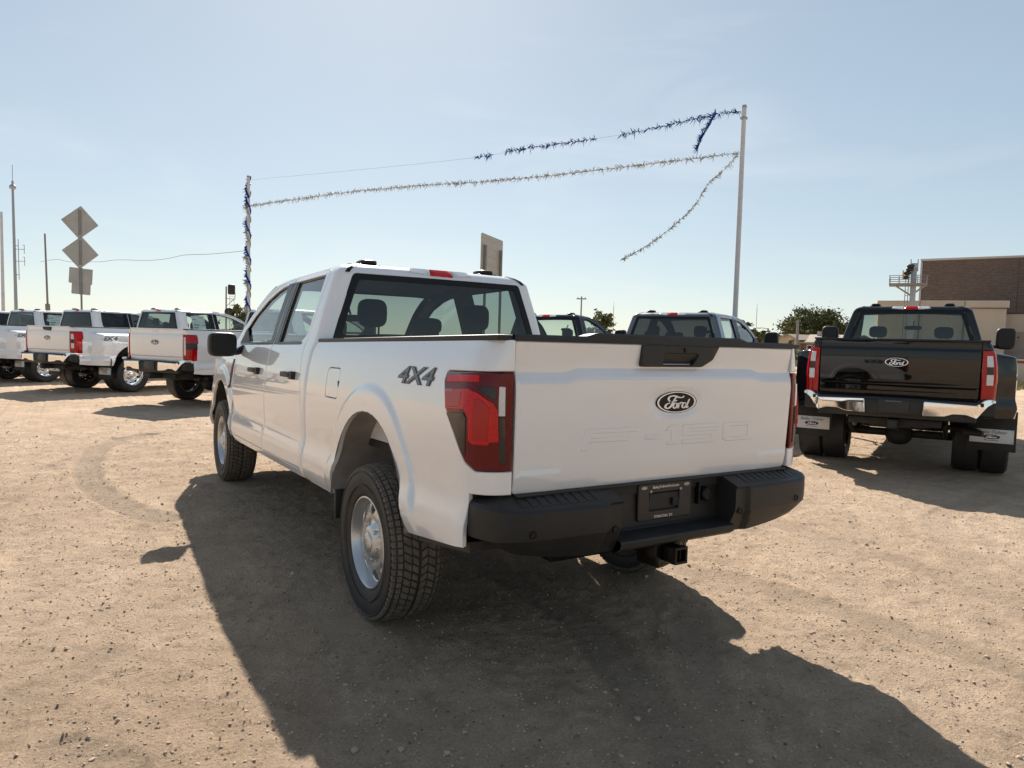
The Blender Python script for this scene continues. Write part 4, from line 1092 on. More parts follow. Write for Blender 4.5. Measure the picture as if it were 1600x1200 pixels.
me.loops.add(quads.size); me.loops.foreach_set('vertex_index', quads.ravel().astype(np.int32))
me.polygons.add(len(quads)); me.polygons.foreach_set('loop_start', np.arange(0, quads.size, 4, dtype=np.int32))
me.polygons.foreach_set('use_smooth', np.ones(len(quads), bool)); me.update(calc_edges=True); me.validate()
me.materials.append(M_ground)
ta = me.attributes.new('track', 'FLOAT', 'POINT'); ta.data.foreach_set('value', ground_h(GX, GY, True).astype(np.float32).ravel())
go = bpy.data.objects.new('ground', me); col.objects.link(go); tag(go, kind='structure')

# loose stones
def stones():
    bm = bmesh.new(); bmesh.ops.create_icosphere(bm, subdivisions=1, radius=1.)
    base = np.array([v.co[:] for v in bm.verts]); bm.verts.index_update(); F0 = np.array([[v.index for v in f.verts] for f in bm.faces]); bm.free()
    V = []; F = []; k = 0
    N = 15000
    for i in range(N):
        if i < 12500:
            r = .35+7.5*rng.random()**1.3; a = YAW+(rng.random()-.5)*1.7
            x, y = CAM[0]+(1.4+r)*math.sin(a), CAM[1]+(1.4+r)*math.cos(a)
        else: x, y = rng.uniform(-9, 13), rng.uniform(-3, 16)
        s = .0016+.0050*rng.random()**3+(.009*rng.random() if rng.random() < .03 else 0)+(.014*rng.random() if rng.random() < .003 else 0)
        sc = s*np.array([1+.5*rng.random(), 1+.4*rng.random(), .55+.35*rng.random()])
        P = base*(1+.28*(rng.random((len(base), 1))-.5))*sc
        t = rng.random()*6.28; c_, s_ = math.cos(t), math.sin(t)
        P = np.stack([P[:, 0]*c_-P[:, 1]*s_, P[:, 0]*s_+P[:, 1]*c_, P[:, 2]], 1)
        z = float(ground_h(np.array([x]), np.array([y]))[0]) if False else 0.
        V.append((P, x, y, sc[2])); F.append(F0+k); k += len(base)
    xy = np.array([(q[1], q[2]) for q in V]); zz = ground_h(xy[:, 0], xy[:, 1])
    VV = np.concatenate([q[0]+np.array([q[1], q[2], z+q[3]*.35]) for q, z in zip(V, zz)])
    b = MB(); b.v = [tuple(p) for p in VV]; b.f = [tuple(f) for f in np.concatenate(F)]
    n2 = 15000; rr = .3+12.*rng.random(n2)**1.8; aa_ = YAW+(rng.random(n2)-.5)*1.65
    X = CAM[0]+(1.5+rr)*np.sin(aa_); Y = CAM[1]+(1.5+rr)*np.cos(aa_)
    Z = ground_h(X, Y); S = (.0016+.0042*rng.random(n2)**3.5)*(1+.12*rr)
    octa = np.array([(1, 0, 0), (0, 1, 0), (-1, 0, 0), (0, -1, 0), (0, 0, 1), (0, 0, -1)], float)
    th = rng.random(n2)*6.283; ca, sa = np.cos(th), np.sin(th)
    O = octa[None]*S[:, None, None]*(.7+.8*rng.random((n2, 6, 1)))
    O = np.stack([O[..., 0]*ca[:, None]-O[..., 1]*sa[:, None], O[..., 0]*sa[:, None]+O[..., 1]*ca[:, None], O[..., 2]*.9], -1)+np.stack([X, Y, Z+S*.25], -1)[:, None, :]
    F8 = np.array([(0, 1, 4), (1, 2, 4), (2, 3, 4), (3, 0, 4), (1, 0, 5), (2, 1, 5), (3, 2, 5), (0, 3, 5)])
    base_i = len(b.v); b.v += [tuple(p) for p in O.reshape(-1, 3).tolist()]; b.f += [tuple(f) for f in (F8[None]+(np.arange(n2)*6)[:, None, None]+base_i).reshape(-1, 3).tolist()]
    o = b.build('gravel', mat('stone', (.36, .275, .205), .95, spec=.1, noise=(14., 1., (.50, .39, .295)), bump=(120, .3)), None, 50)
    tag(o, 'loose small stones scattered over the packed dirt lot', 'gravel', kind='stuff')
stones()

# ------------------------------------------------------------------ the trucks
R = math.radians
pickup(dict(heavy=False, paint=M_white, loc=(0, 0, 0), yT=-1.15, RC=.15, WB=3.993, rake=-.0186), 'white crew cab pickup with black bumper and red tail lamp, nearest in the lot')
def heavy(x, y, th, label, group=None, **k):
    d = dict(heavy=True, paint=M_white, loc=(x, y, 0), rz=-R(th), yT=-1.29, RC=.10, WB=4.47, dz=.045, dy=.34, tyre=(.415, .27), tread=False)
    d.update(k); return pickup(d, label, group)
grp = 'pickups parked in the row'
heavy(6.98, 1.76, 63.5, 'black dual-wheel pickup with chrome bumper and white mud flap plates', grp, paint=M_black, dually=True, cut=.95, dy=.0, dz=.135, drop=.055, decal=None, rear_glass=glass('g_glass', (.42, .49, .46)))
heavy(.35, 12.57, 61.5, 'white pickup with blue oval badge and red decal, right of the dual-wheel one', grp, rear_glass=G_dark, lamp='band', decal='FX4', badge_mat=M_blue)
heavy(-1.49, 16.62, 59.5, 'white dual-wheel pickup with dark tailgate handle, left of the red-decal pickup', grp, dually=True, bezel=True, sticker=True, rear_glass=G_rear)
heavy(-3.27, 20.45, 60., 'white dual-wheel pickup with dark glass, tailgate cut off by the left edge', grp, dually=True, rear_glass=G_dark, rear_side_glass=G_dark, side_glass=G_dark)
heavy(-4.75, 24.0, 60., 'white pickup with only its cab showing, second cab from the left edge', grp, dually=True, sticker=True)
heavy(-6.3, 27.6, 60., 'white pickup at the left edge with one dark side window showing', grp, rear_side_glass=G_dark, side_glass=G_dark)
heavy(4.81, 8.13, 64., 'black pickup with light side window, seen just right of the white cab', grp, paint=M_black, cut=.95, rear_glass=G_side)
heavy(5.25, 4.95, 64.5, 'dark grey crew cab pickup behind the raised tailgate of the white truck', grp, paint=M_grey, rear_glass=G_dark, side_glass=G_side)

# ------------------------------------------------------------------ poles, garlands, signs
M_pole = mat('painted_pole', (.55, .55, .56), .5, noise=(4., .4, (.42, .40, .38)))
M_pole_d = mat('weathered_pole', (.22, .21, .20), .7, noise=(4., .5, (.15, .14, .13)))
M_blue_f = mat('blue_fringe', (.008, .05, .27), .8, spec=.1)
M_silv_f = mat('silver_fringe', (.50, .48, .44), .8, spec=.1, noise=(5., .8, (.30, .28, .25)))
M_string = mat('grey_string', (.42, .40, .38), .7)
M_sign = mat('sign_back_aluminium', (.40, .38, .34), .5, metal=.3, noise=(2.5, .6, (.32, .30, .26)))

def pole_line(u0, v0, u1, v1, d):
    a = Vector(at(u0, v0, d)); b = Vector(at(u1, v1, d)); t = a.z/(a.z-b.z); return a, a+(b-a)*t
def pole(name, u0, v0, u1, v1, d, r0, r1, m, label, group=None):
    top, base = pole_line(u0, v0, u1, v1, d)
    base.z = -.02
    o = empty(name, base, 0, label, 'pole', group)
    MB().tube([(0, 0, 0), (top-base)*.5, top-base], [r1, (r0+r1)/2, r0], 12).build('shaft', m, o)
    MB().lathe([(0, 0), (0, r1*2.2), (.05, r1*2.2), (.06, r1)], 12, 'z').build('base_collar', m, o)
    return o, top, base
pr_, ptop, pbase = pole('garland_pole', 1163, 168, 1148.5, 490, 16., .05, .062, M_pole, 'tall pale grey pole holding the right end of the garlands', 'garland poles')
pl_, ltop, lbase = pole('garland_pole', 388, 277, 388.5, 482, 24., .055, .06, M_pole, 'garland pole wrapped in blue and silver fringe behind the white cab', 'garland poles')
for o, h in ((pr_, (ptop-pbase)), (pl_, (ltop-lbase))):
    MB().lathe([(0, .056), (.05, .05), (.06, 0)], 12, 'z', tuple(h)).build('pole_cap', M_steel, o)
    MB().box(h.x*.965-.07, h.x*.965+.07, h.y*.965-.05, h.y*.965+.05, h.z*.965-.03, h.z*.965+.03, .01).build('clamp', M_steel, o)
_pd = np.array([ptop.x-ltop.x, ptop.y-ltop.y, 0.]); _pn = np.array([-_pd[1], _pd[0], 0.])
def on_line(u, v, dx=0.):
    d = _F+_R*(u-800)/FPX+_U*(600-v)/FPX; c = np.array([ptop.x, ptop.y, 0.])
    t = ((c-CAM)@_pn)/(d@_pn); return CAM+d*t
def spline(P, k=8):
    P = np.array(P, float); q = []
    for i in range(len(P)-1):
        p0, p1, p2, p3 = P[max(i-1, 0)], P[i], P[i+1], P[min(i+2, len(P)-1)]
        for t in np.linspace(0, 1, k, endpoint=False): q.append(.5*((2*p1)+(-p0+p2)*t+(2*p0-5*p1+4*p2-p3)*t*t+(-p0+3*p1-3*p2+p3)*t**3))
    q.append(P[-1]); return np.array(q)
def fringe(P, n, length, up, wid=.010, wind=(0., 0., 0.)):
    b = MB(); s = np.concatenate([[0], np.cumsum(np.linalg.norm(np.diff(P, axis=0), axis=1))])
    for i in range(n):
        q = rng.random()*s[-1]; c = np.array([np.interp(q, s, P[:, j]) for j in range(3)])
        t = np.array([np.interp(min(q+.05, s[-1]), s, P[:, j]) for j in range(3)])-np.array([np.interp(max(q-.05, 0), s, P[:, j]) for j in range(3)]); t /= np.linalg.norm(t)+1e-9
        sg = 1 if rng.random() < up else -1
        L = length*(.45+.75*rng.random())
        d = np.array([rng.normal()*.30, rng.normal()*.30, sg*(.25+.75*rng.random()**1.5)])+t*(rng.normal()*.55-.55)+np.array(wind); d /= np.linalg.norm(d)
        w = np.cross(d, rng.normal(size=3)); w /= np.linalg.norm(w)+1e-9; w *= wid*(.5+rng.random())
        m = c+d*L*.55+rng.normal(size=3)*L*.08; e = c+d*L+np.array([0, 0, -.3*L*rng.random()])+rng.normal(size=3)*L*.12
        b.add([c-w, c+w, m+w*.8, m-w*.8, e], [(0, 1, 2, 3), (3, 2, 4)])
    return b
def garland(pix, segs, mfr, label, length, up, dens, wind=(0, 0, 0), r=.006, on=on_line):
    P = spline([on(u, v) for u, v in pix]); u_ = spline([(u, v, 0) for u, v in pix])[:, 0]
    c = Vector(P[0]); o = empty('pennant_garland', c, 0, label, 'garland', 'garlands of fringe')
    MB().tube([Vector(p)-c for p in P], r, 5).build('string', M_string, o)
    for a, b_ in segs:
        k = (u_ >= min(a, b_)) & (u_ <= max(a, b_)); Q = P[k]
        if len(Q) < 2: continue
        L = np.linalg.norm(np.diff(Q, axis=0), axis=1).sum()
        f = fringe(Q-np.array(c), int(L*dens), length, up, wind=wind).build('fringe', mfr, o, smooth=False); tag(f, kind='stuff')
    return o
garland(r=.0035, pix=[(390, 281), (560, 265.5), (740, 246.5), (800, 236), (860, 226.5), (925, 217.5), (985, 208), (1040, 196.5), (1090, 184.5), (1130, 177), (1160, 173.5)],
        segs=[(740, 772), (783, 934), (968, 1160)], mfr=M_blue_f, label='blue fringed garland on the upper string between the poles', length=.14, up=.5, dens=85)
garland([(390, 322), (460, 312), (535, 301.5), (610, 294), (710, 286.5), (720, 287), (840, 276.5), (960, 263), (1080, 248.5), (1157, 239)], [(390, 1157)], M_silv_f,
        'silver fringed garland strung between the two poles below the blue one', .125, .6, 90)
garland([(1153, 241), (1131, 266), (1107, 287), (1086, 320), (1059, 347), (1029, 371), (1002, 389), (969, 407)], [(960, 1153)], M_silv_f,
        'loose silver garland end hanging down left from the right pole', .105, .4, 85)
garland([(1117, 180), (1106, 200), (1096, 218), (1089, 236)], [(1080, 1120)], M_blue_f, 'short torn blue garland end hanging beside the right pole top', .16, .4, 230, (-.5, .4, .2))
garland([(63, 409), (89, 405.5), (110, 409), (157, 409), (184, 406), (231, 407), (262, 404), (289, 398.5), (328, 397), (384, 392)], [], M_silv_f,
        'bare thin string sagging from the wrapped pole to the left', .1, .5, 10, r=.009)
# fringe wound round the left pole
for k, (m_, t0, t1) in enumerate(((M_blue_f, 0, .10), (M_silv_f, .08, 1.), (M_blue_f, .10, .98))):
    tt = np.linspace(t0, t1, 90); h = np.array(ltop-lbase); P = np.array([h*(1-t)+np.array([.07*math.cos(t*50+k*2), .07*math.sin(t*50+k*2), 0]) for t in tt])
    f = fringe(P, int(700*(t1-t0)), .13 if k != 1 else .17, .4, .022, (-.5, .4, 0)).build('wound_fringe', m_, pl_, smooth=False); tag(f, kind='stuff')
    MB().tube([Vector(p) for p in P], .022 if k != 1 else .012, 5).build('wound_cord', m_, pl_)

def flat(cx, cz, w_, h_, t=.006, rot=0., r=.03):
    P = rpoly([(-w_/2, -h_/2), (w_/2, -h_/2), (w_/2, h_/2), (-w_/2, h_/2)], r, 4); c_, s_ = math.cos(rot), math.sin(rot)
    P = [(cx+x*c_-z*s_, cz+x*s_+z*c_) for x, z in P]
    return MB().prism(P, lambda u, v: (u, -t, v), lambda u, v: (u, 0, v))
def face_cam(p, extra=0.): return -math.atan2(p[0]-CAM[0], p[1]-CAM[1])+extra
# road signs seen from behind
d = 24.4; top = Vector(at(119, 338, d)); b_ = Vector(at(125.5, 480, d)); g = top+(b_-top)*(top.z/(top.z-b_.z)); lean = (top-g); k = d/FPX
o = empty('road_sign', (g.x, g.y, 0), face_cam(g, .25), 'back of two diamond signs and two small plates on one post', 'road sign')
iv = Matrix.Rotation(-face_cam(g, .25), 3, 'Z')
lv = iv @ lean
MB().tube([(0, .05, -.02), (lv.x, .05, lv.z)], .032, 8).build('post', M_pole_d, o)
for nm, u, v, w_, h_, rr in (('diamond_sign', 118.5, 350, 35*k, 35*k, math.pi/4), ('diamond_sign', 120.5, 396, 34.5*k, 34.5*k, math.pi/4), ('plate_sign', 122, 432, 31*k, 23*k, 0), ('plate_sign', 123, 452, 25*k, 16*k, 0)):
    p = iv @ (Vector(at(u, v, d))-Vector((g.x, g.y, 0)))
    f = flat(p.x, p.z, w_*1.04, h_*1.04, .006, rr-.05).build(nm, M_sign, o)
    MB().box(p.x-.045, p.x+.045, -.03, -.007, p.z-h_*.55, p.z+h_*.55, .003).build('sign_bracket', M_pole_d, f, smooth=False)
# highway sign behind the cab roof
a = Vector(at(751, 392, 28.3)); c_ = Vector(at(785, 400, 30.6)); mid = (a+c_)/2; ang = math.atan2(c_.y-a.y, c_.x-a.x); wd = (c_-a).to_2d().length
o = empty('highway_sign', (mid.x, mid.y, 0), ang, 'back of a tall rectangular sign above the white cab roof', 'road sign')
ht = 1.75; zt_ = float(at(751, 363, 28.3)[2])
f = flat(0, zt_-ht/2, wd, ht, .008, 0, .05).build('sign_panel', M_sign, o)
for i in range(5): MB().box(-wd*.48, wd*.48, -.022, -.009, zt_-.2-i*.33, zt_-.17-i*.33).build('stiffener', M_sign, f, smooth=False)
for sx in (-1, 1): MB().box(sx*wd*.36-.05, sx*wd*.36+.05, -.12, -.03, -.02, zt_-.45, .01).build('post', M_pole_d, o)
# poles at the left edge
o, t_, b0 = pole('flag_pole', 2, 331, 5, 478, 30., .05, .075, M_pole, 'plain white pole at the left edge of the lot')
o, t_, b0 = pole('antenna_mast', 19.5, 283, 25, 478, 45., .065, .11, M_steel, 'grey antenna mast with a round dish and two side aerials')
h = t_-b0
MB().sbox(tuple(h*.965), (.19, .17, .16), 2.2).build('dish', M_steel, o)
MB().tube([h, h+Vector((0, 0, 1.0))], .02, 6).build('whip', M_steel, o)
sv = Vector((_R0[0], _R0[1], 0))
for fz in (.60, .53):
    p = h*fz; b = MB().tube([p, p+sv*.65], .02, 6); q = p+sv*.62
    b.tube([q+Vector((0, 0, -.28)), q+Vector((0, 0, .28))], .02, 6).tube([q+sv*.0+Vector((0, 0, .28)), q-sv*.12+Vector((0, 0, .25))], .015, 5); b.build('aerial', M_steel, o)
MB().tube([h*.42+sv*.25, h*.66+sv*.25], .025, 6).tube([h*.45, h*.45+sv*.25], .02, 5).tube([h*.62, h*.62+sv*.25], .02, 5).build('aerial_bracket', M_steel, o)
o, t_, b0 = pole('light_mast', 70, 365, 74.5, 478, 40., .045, .06, M_pole_d, 'thin mast with a thick lower half left of the road signs')
h = t_-b0; MB().tube([(0, 0, 0), h*.42], [.13, .12], 12).build('sleeve', M_pole_d, o)
# rail signal
top, base = pole_line(353, 450, 353, 485, 60.); base.z = -.02
o = empty('rail_signal', base, face_cam(base), 'black rail signal head on a ladder mast beyond the white pickups', 'signal')
H = (top-base).z; M_sig = mat('signal_black', (.015, .015, .015), .6)
MB().tube([(0, 0, 0), (0, 0, H+.1)], .06, 8).build('mast', M_pole_d, o)
MB().box(.12, .70, -.2, .2, H-.55, H+.30, .12).build('signal_head', M_sig, o)
b = MB().tube([(0, 0, H-.9), (.70, 0, H-.9), (.70, 0, H-.4)], .03, 6).tube([(.05, 0, H-1.5), (.6, 0, H-.92)], .03, 6); b.build('bracket', M_pole_d, o)
b = MB()
for sx in (.28, .62): b.tube([(sx, .2, .2), (sx, .2, H-.6)], .018, 5)
for i in range(int(H/.35)): b.tube([(.28, .2, .3+i*.33), (.62, .2, .3+i*.33)], .012, 5)
b.build('ladder', M_steel, o)
MB().sbox((.25, -.1, H-2.0), (.38, .25, .34), 2.4).build('lower_head', M_sig, o)
# far utility poles
for u, v0, d, lab in ((908, 463.5, 110., 'distant wooden utility pole with a crossarm above the black pickup roof'), (1199, 513, 95., 'short street light pole beyond the dark grey pickup'), (1245, 500, 62., 'wooden post standing before the tan house')):
    top, base = pole_line(u, v0, u-.5, v0+20, d); base.z = -.02
    o = empty('utility_pole', base, face_cam(base), lab, 'pole'); H = (top-base).z
    MB().tube([(0, 0, 0), (0, 0, H)], [.15, .10], 8).build('shaft', M_pole_d, o)
    if d > 100: MB().box(-.75, .75, -.08, .08, H-.45, H-.28).box(-.6, -.5, -.05, .05, H-.28, H-.1).box(.5, .6, -.05, .05, H-.28, H-.1).build('crossarm', M_pole_d, o, smooth=False)
    elif d > 90: MB().tube([(0, 0, H-.1), (-.9, 0, H+.05)], .05, 6).sbox((-1.2, 0, H), (.35, .12, .06), 3.).build('lamp_arm', M_steel, o)
for u, v0, d, lab in ((957.5, 478, 180., 'thin distant radio mast left of the dark grey pickup'), (1180.5, 481, 170., 'thin distant radio mast right of the garland pole')):
    top, base = pole_line(u, v0, u-.3, v0+20, d); base.z = 0
    o = empty('radio_mast', base, 0, lab, 'mast'); H = (top-base).z
    MB().tube([(0, 0, 0), (0, 0, H)], .07, 6).build('shaft', M_steel, o)
    MB().tube([(0, 0, H), (0, 0, H+1.)], .03, 6).build('tip', M_pole_d, o)

# ------------------------------------------------------------------ buildings on the right
def brick_material(name, c1, c2, mortar, scale):
    m = bpy.data.materials.new(name); m.use_nodes = True; n = m.node_tree.nodes; l = m.node_tree.links; b = n['Principled BSDF']; b.inputs['Roughness'].default_value = .9
    tc = n.new('ShaderNodeTexCoord'); mp = n.new('ShaderNodeMapping'); mp.inputs['Rotation'].default_value = (math.pi/2, 0, 0); l.new(tc.outputs['Object'], mp.inputs[0])
    t = n.new('ShaderNodeTexBrick'); t.inputs['Scale'].default_value = scale; t.inputs['Color1'].default_value = (*c1, 1); t.inputs['Color2'].default_value = (*c2, 1); t.inputs['Mortar'].default_value = (*mortar, 1)
    t.inputs['Mortar Size'].default_value = .025; t.inputs['Bias'].default_value = -.2; l.new(mp.outputs[0], t.inputs['Vector'])
    no = n.new('ShaderNodeTexNoise'); no.inputs['Scale'].default_value = .6; no.inputs['Detail'].default_value = 6; l.new(tc.outputs['Object'], no.inputs['Vector'])
    x = n.new('ShaderNodeMix'); x.data_type = 'RGBA'; x.blend_type = 'MULTIPLY'; x.inputs['Factor'].default_value = .35; l.new(t.outputs['Color'], x.inputs['A']); l.new(no.outputs['Fac'], x.inputs['B'])
    l.new(x.outputs['Result'], b.inputs['Base Color']); return m
M_brick = brick_material('brown_brick', (.115, .078, .064), (.165, .115, .095), (.18, .155, .135), 2.2)
M_redbrick = brick_material('red_brick', (.24, .09, .06), (.30, .13, .09), (.35, .3, .26), 3.)
M_tan = mat('tan_stucco', (.46, .395, .32), .9, noise=(1.2, .5, (.39, .335, .27)))
M_conc = mat('stained_concrete', (.30, .26, .23), .9, noise=(1.5, .8, (.19, .165, .145)))
M_coping = mat('coping', (.42, .40, .37), .6)
M_brown = mat('brown_flashing', (.07, .045, .035), .6)
M_shingle = mat('shingle_roof', (.33, .27, .21), .9, noise=(3., .6, (.25, .20, .16)))
def block_on(ua, da, ub, db, vtop, dep, zbase=0.):
    """facade from column ua at depth da to ub at db; local x along it, y away from the viewer"""
    A = ground_at(ua, da); B = ground_at(ub, db); ang = math.atan2(B.y-A.y, B.x-A.x); H = float(at(ua, vtop, da)[2])
    return A, ang, (B-A).length, H
A, ang, L, H = block_on(1428, 56., 1750, 49., 409, 15)
o = empty('brick_hall', A, ang, 'large windowless dark brown brick hall on the right', 'building')
MB().box(0, L, 0, 18, -.1, H).build('wall', M_brick, o, smooth=False)
MB().box(-.06, L+.06, -.08, 18.06, H+.003, H+.16, .02).build('coping', M_coping, o)
MB().box(-.04, .10, -.06, -.003, 2., H-.1, .01).build('corner_trim', M_coping, o)
for i, x in enumerate((6.2, 12.4)): MB().box(x, x+.05, -.012, -.003, 0, H-.05).build('expansion_joint', M_brown, o, smooth=False)
A, ang, L, H = block_on(1366, 49., 1565, 46., 470, 6)
o = empty('tan_annex', A, ang, 'tan stucco annex with a parapet in front of the brick hall', 'building')
MB().box(0, L, 0, 5, -.1, H-.5).build('wall', M_tan, o, smooth=False)
MB().box(-.1, L+.12, -.14, 5, H-.447, H, .02).build('parapet', M_tan, o)
MB().box(-.06, L+.06, -.10, 4.9, H-.497, H-.45).build('flashing', M_brown, o, smooth=False)
for x in (L*.33, L*.68): MB().box(x, x+.04, -.145, -.003, 0, H-.01).build('joint', M_brown, o, smooth=False)
A, ang, L, H = block_on(1562, 47.5, 1780, 43., 491, 4)
o = empty('tan_side_wing', A, ang, 'low tan wing with a stained concrete base at the right edge', 'building')
hc = float(at(1590, 519, 46.8)[2])
MB().box(0, L, 0, 3.5, hc, H).build('wall', M_tan, o, smooth=False)
MB().box(0, L, -.12, 3.5, -.1, hc-.004).build('concrete_base', M_conc, o, smooth=False)
MB().box(-.02, L, -.05, 3.5, H+.003, H+.10).build('flashing', M_brown, o, smooth=False)
for i in range(9):
    x = .25+.5*i+rng.random()*.2; z = hc-.35-.5*rng.random(); MB().box(x, x+.12, -.135, -.123, z, z+.12).build('anchor_plate', M_brown, o, smooth=False)
A = ground_at(1576, 40.); B = ground_at(1720, 37.); ang = math.atan2(B.y-A.y, B.x-A.x)
o = empty('dock_ledge', A, ang, 'low tan kerb ledge with a rusty edge beside the black pickup', 'ledge'); zl_ = float(at(1580, 562, 40.)[2])
MB().box(0, (B-A).length, 0, 2., -.05, max(zl_, .35), .02).build('slab', M_tan, o); MB().box(-.01, (B-A).length, -.03, -.003, max(zl_, .35)-.18, max(zl_, .35)-.02).build('edge_strip', mat('rust', (.22, .07, .03), .8), o, smooth=False)
# steel light tower
d = 47.; g = ground_at(1417.5, d); g.z = 0
o = empty('steel_tower', g, face_cam(g), 'grey steel tower with a railed platform left of the brick hall', 'tower'); k = d/FPX
zz = lambda v: float(at(1417, v, d)[2])
MB().box(-.17, .17, -.17, .17, 0, zz(413), .01).build('column', M_steel, o)
MB().box(-.20, .20, -.20, .20, zz(420), zz(413)+.02, .03).build('top_box', M_steel, o)
for sx in (-.20, .20): MB().tube([(sx, 0, zz(425)), (sx, 0, zz(406))], .035, 6).build('horn', M_steel, o)
pf = MB().box(-33*k, 19*k, -.7, .7, zz(447), zz(444), .01).build('platform', M_pole_d, o)
b = MB()
for y in (-.7, .7):
    for x in np.linspace(-33*k+.03, 19*k-.03, 5): b.tube([(x, y, zz(444)), (x, y, zz(432.5))], .022, 5)
    for v in (432.5, 438.5): b.tube([(-33*k, y, zz(v)), (19*k, y, zz(v))], .022, 5)
for x in (-33*k, 19*k):
    for v in (432.5, 438.5): b.tube([(x, -.7, zz(v)), (x, .7, zz(v))], .022, 5)
b.build('railing', M_pole_d, o)
MB().tube([(-24*k, 0, zz(447)), (-3*k, 0, zz(462))], .06, 6).build('strut', M_steel, o); MB().tube([(15*k, 0, zz(447)), (4*k, 0, zz(457))], .06, 6).build('strut', M_steel, o)
b = MB()
for x in (-10.5*k, -6.5*k): b.tube([(x, -.25, .1), (x, -.25, zz(425))], .025, 5)
for i in range(16): b.tube([(-10.5*k, -.25, .5+i*.36), (-6.5*k, -.25, .5+i*.36)], .016, 5)
b.build('ladder', M_pole_d, o)
for x, v in ((-9, 428), (-6, 422.5), (-5, 417.5), (-10.5, 435)): MB().sbox((x*k, -.3, zz(v)), (.22, .2, .13), 2.6).build('floodlight', M_sig, o)
MB().box(-15.5*k, -13.5*k, -.5, -.45, zz(437), zz(424), .01).build('hazard_plate', mat('yellow_paint', (.55, .35, .03), .6), o)
# tan house
d = 70.; A = ground_at(1207, d); B = ground_at(1285, d-4); ang = math.atan2(B.y-A.y, B.x-A.x); L = (B-A).length
zr_ = float(at(1227, 522, d)[2]); ze = float(at(1250, 530, d)[2]); ze = min(ze, zr_-.35)
o = empty('ranch_house', A, ang, 'low tan roofed brick house beyond the tailgate of the white truck', 'house')
MB().box(.15, L*.48, .1, 7, -.1, ze-.02).build('gable_wall', M_tan, o, smooth=False)
MB().add([(.15, .1, ze-.02), (L*.48, .1, ze-.02), (L*.30, .1, zr_-.08), (.15, 7, ze-.02), (L*.48, 7, ze-.02), (L*.30, 7, zr_-.08)], [(0, 1, 2), (3, 5, 4), (0, 2, 5, 3), (1, 4, 5, 2)]).build('gable', M_tan, o, smooth=False)
MB().add([(-.15, -.3, ze-.15), (L*.30, -.3, zr_), (L*.30, 7.3, zr_), (-.15, 7.3, ze-.15), (L*.54, -.3, ze-.1), (L*.54, 7.3, ze-.1)] + [(-.15, -.3, ze-.27), (L*.30, -.3, zr_-.12), (L*.54, -.3, ze-.22)], [(0, 1, 2, 3), (1, 4, 5, 2), (6, 7, 1, 0), (7, 8, 4, 1)]).build('roof', M_shingle, o, smooth=False)
MB().box(L*.485, L*1.3, .6, 7, -.1, ze-.30).build('brick_wall', M_redbrick, o, smooth=False)
MB().add([(L*.40, .2, ze-.28), (L*1.35, .2, ze-.28), (L*1.35, 3.8, zr_+.05), (L*.30, 3.8, zr_+.05), (L*.30, 7.4, ze-.2), (L*1.35, 7.4, ze-.2), (L*.40, .2, ze-.42), (L*1.35, .2, ze-.42)], [(0, 1, 2, 3), (3, 2, 5, 4), (6, 7, 1, 0)]).build('long_roof', M_shingle, o, smooth=False)
for x in (L*.60, L*.74, L*.92, L*1.1):
    f = MB().box(x, x+.75, .55, .597, ze-1.35, ze-.55).build('window', mat('white_frame', (.7, .7, .68), .5), o, smooth=False); MB().box(x+.08, x+.67, .53, .549, ze-1.27, ze-.63).build('pane', M_trim, f, smooth=False)
for x in (L*.5, L*.8): MB().box(x, x+.3, 3.2, 3.5, zr_-.1, zr_+.35).build('vent', M_coping, o, smooth=False)

# ------------------------------------------------------------------ vegetation
def leafmat(name, a, b_):
    return mat(name, a, .7, spec=.2, noise=(.9, 1., b_))
M_leaf = leafmat('leaves', (.060, .075, .028), (.115, .125, .045)); M_leaf2 = leafmat('olive_leaves', (.085, .095, .035), (.15, .15, .06)); M_bark = mat('bark', (.09, .07, .055), .95, bump=(30, .6)); M_dry = leafmat('weeds', (.16, .15, .06), (.24, .20, .09))
def tree(name, label, loc, H, W, seed, m_, clumps=90, per=60, leaf=.16, trunk=.28, bare=0., group='trees beyond the lot', cat='tree'):
    r = np.random.default_rng(seed); o = empty(name, loc, 0, label, cat, group)
    b = MB(); th = H*.28; tr = H*.025+.05
    b.tube([(0, 0, -.1), (.03*H, 0, th*.5), (0, .02*H, th)], [tr*1.3, tr, tr*.8], 8)
    cl = []
    for i in range(clumps):
        a = r.random()*6.283; q = r.random()**.45; el = r.uniform(-.35, 1.)
        rad = q*W/2*math.sqrt(max(0, 1-max(0, el)**2*.75))*(1+.25*math.sin(a*3+seed))
        z = th+(H-th)*min(.93, .28+.62*el*q*(1+.10*r.normal())+.05*r.normal())
        cl.append((rad*math.cos(a), rad*math.sin(a), max(z, th*.55), .10*W*(.6+.8*r.random())))
    for i in range(10):
        c = cl[int(r.integers(len(cl)))]; b.tube([(0, .02*H, th*.9), (c[0]*.45, c[1]*.45, (th+c[2])/2), c[:3]], [tr*.55, tr*.35, tr*.1], 6)
    b.build('trunk', M_bark, o)
    V = []; F = []; n = 0
    for c in cl:
        k = int(per*(1-bare*r.random()))
        P = np.array(c[:3])+r.normal(size=(k, 3))*c[3]*np.array([.62, .62, .45])
        for p in P:
            if p[2] < .1: continue
            u = r.normal(size=3); u /= np.linalg.norm(u); v = np.cross(u, r.normal(size=3)); v /= np.linalg.norm(v)+1e-9
            s = leaf*(.6+.8*r.random()); V += [p-u*s, p+v*s*.55, p+u*s, p-v*s*.55]; F.append((n, n+1, n+2, n+3)); n += 4
    MB().add(V, F).build('crown', m_, o, smooth=False); return o
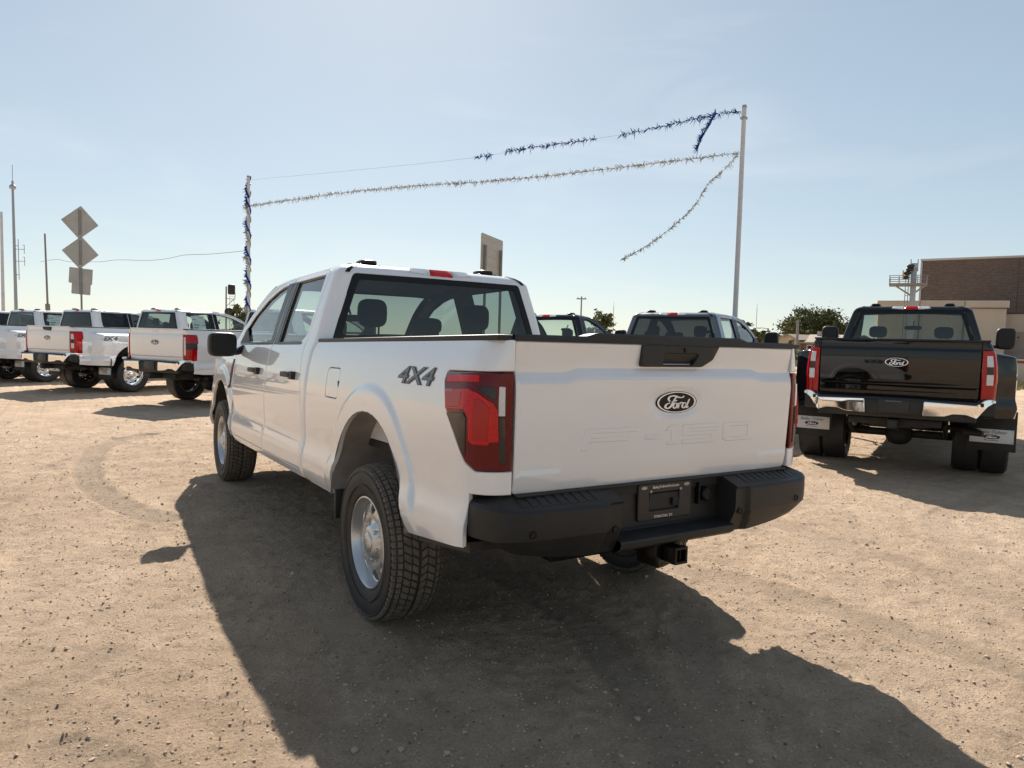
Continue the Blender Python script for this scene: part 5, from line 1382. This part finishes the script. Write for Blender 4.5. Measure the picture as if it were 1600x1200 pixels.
def tree_at(name, label, u, vtop, d, wpx, seed, m_, **k):
    g = ground_at(u, d); H = float(at(u, vtop, d)[2]); return tree(name, label, g, H, wpx*d/FPX, seed, m_, **k)
tree_at('broad_tree', 'broad dark green tree above the tan house', 1272, 477, 88., 96, 3, M_leaf, clumps=200, per=110, leaf=.15)
tree_at('thin_tree', 'thin olive tree with bare twigs left of the broad tree', 1237, 492, 84., 46, 5, M_leaf2, clumps=70, per=40, leaf=.14, bare=.7)
tree_at('round_tree', 'round green tree right of the dark grey pickup windshield', 1186, 512, 80., 36, 8, M_leaf2, clumps=60, per=60, leaf=.16)
tree_at('small_tree', 'small dark tree directly behind the dark grey pickup roof', 1162, 499, 92., 26, 9, M_leaf, clumps=50, per=50, leaf=.18)
tree_at('mesquite_tree', 'feathery green tree behind the black pickup cab', 938, 482, 60., 40, 12, M_leaf2, clumps=70, per=50, leaf=.13, bare=.4)
tree_at('mesquite_tree', 'feathery green tree beside the wrapped garland pole', 376, 473, 55., 34, 14, M_leaf2, clumps=60, per=50, leaf=.11, bare=.4)
tree_at('far_tree', 'low far tree between the round tree and the house', 1205, 516, 120., 22, 15, M_leaf, clumps=40, per=50, leaf=.22)
tree_at('far_tree', 'low far tree behind the tan house roof', 1310, 505, 110., 40, 16, M_leaf, clumps=60, per=60, leaf=.22)
tree_at('green_bush', 'yellow green bush in front of the tan house gable', 1225, 531, 52., 34, 18, M_dry, clumps=40, per=60, leaf=.09, trunk=.1, group='bushes', cat='bush')
tree_at('green_bush', 'dark bush in front of the red brick wall', 1258, 541, 50., 26, 19, M_leaf2, clumps=40, per=60, leaf=.09, trunk=.1, group='bushes', cat='bush')
tree_at('green_bush', 'bush beneath the round tree near the street light', 1196, 526, 60., 26, 20, M_leaf2, clumps=40, per=60, leaf=.10, trunk=.1, group='bushes', cat='bush')
b = MB()
for i in range(2600):
    u = rng.uniform(1560, 1760); d = rng.uniform(30, 38); g = ground_at(u, d); h = .10+.22*rng.random()**2; a = rng.random()*6.28; w_ = .012+.012*rng.random()
    e = Vector((math.cos(a), math.sin(a), 0)); t = g+Vector((rng.normal()*.08, rng.normal()*.08, h))
    b.add([g-e*w_, g+e*w_, t], [(0, 1, 2)])
tag(b.build('weeds', M_dry, None, smooth=False), 'yellow green weeds growing along the tan building', 'weeds', kind='stuff')
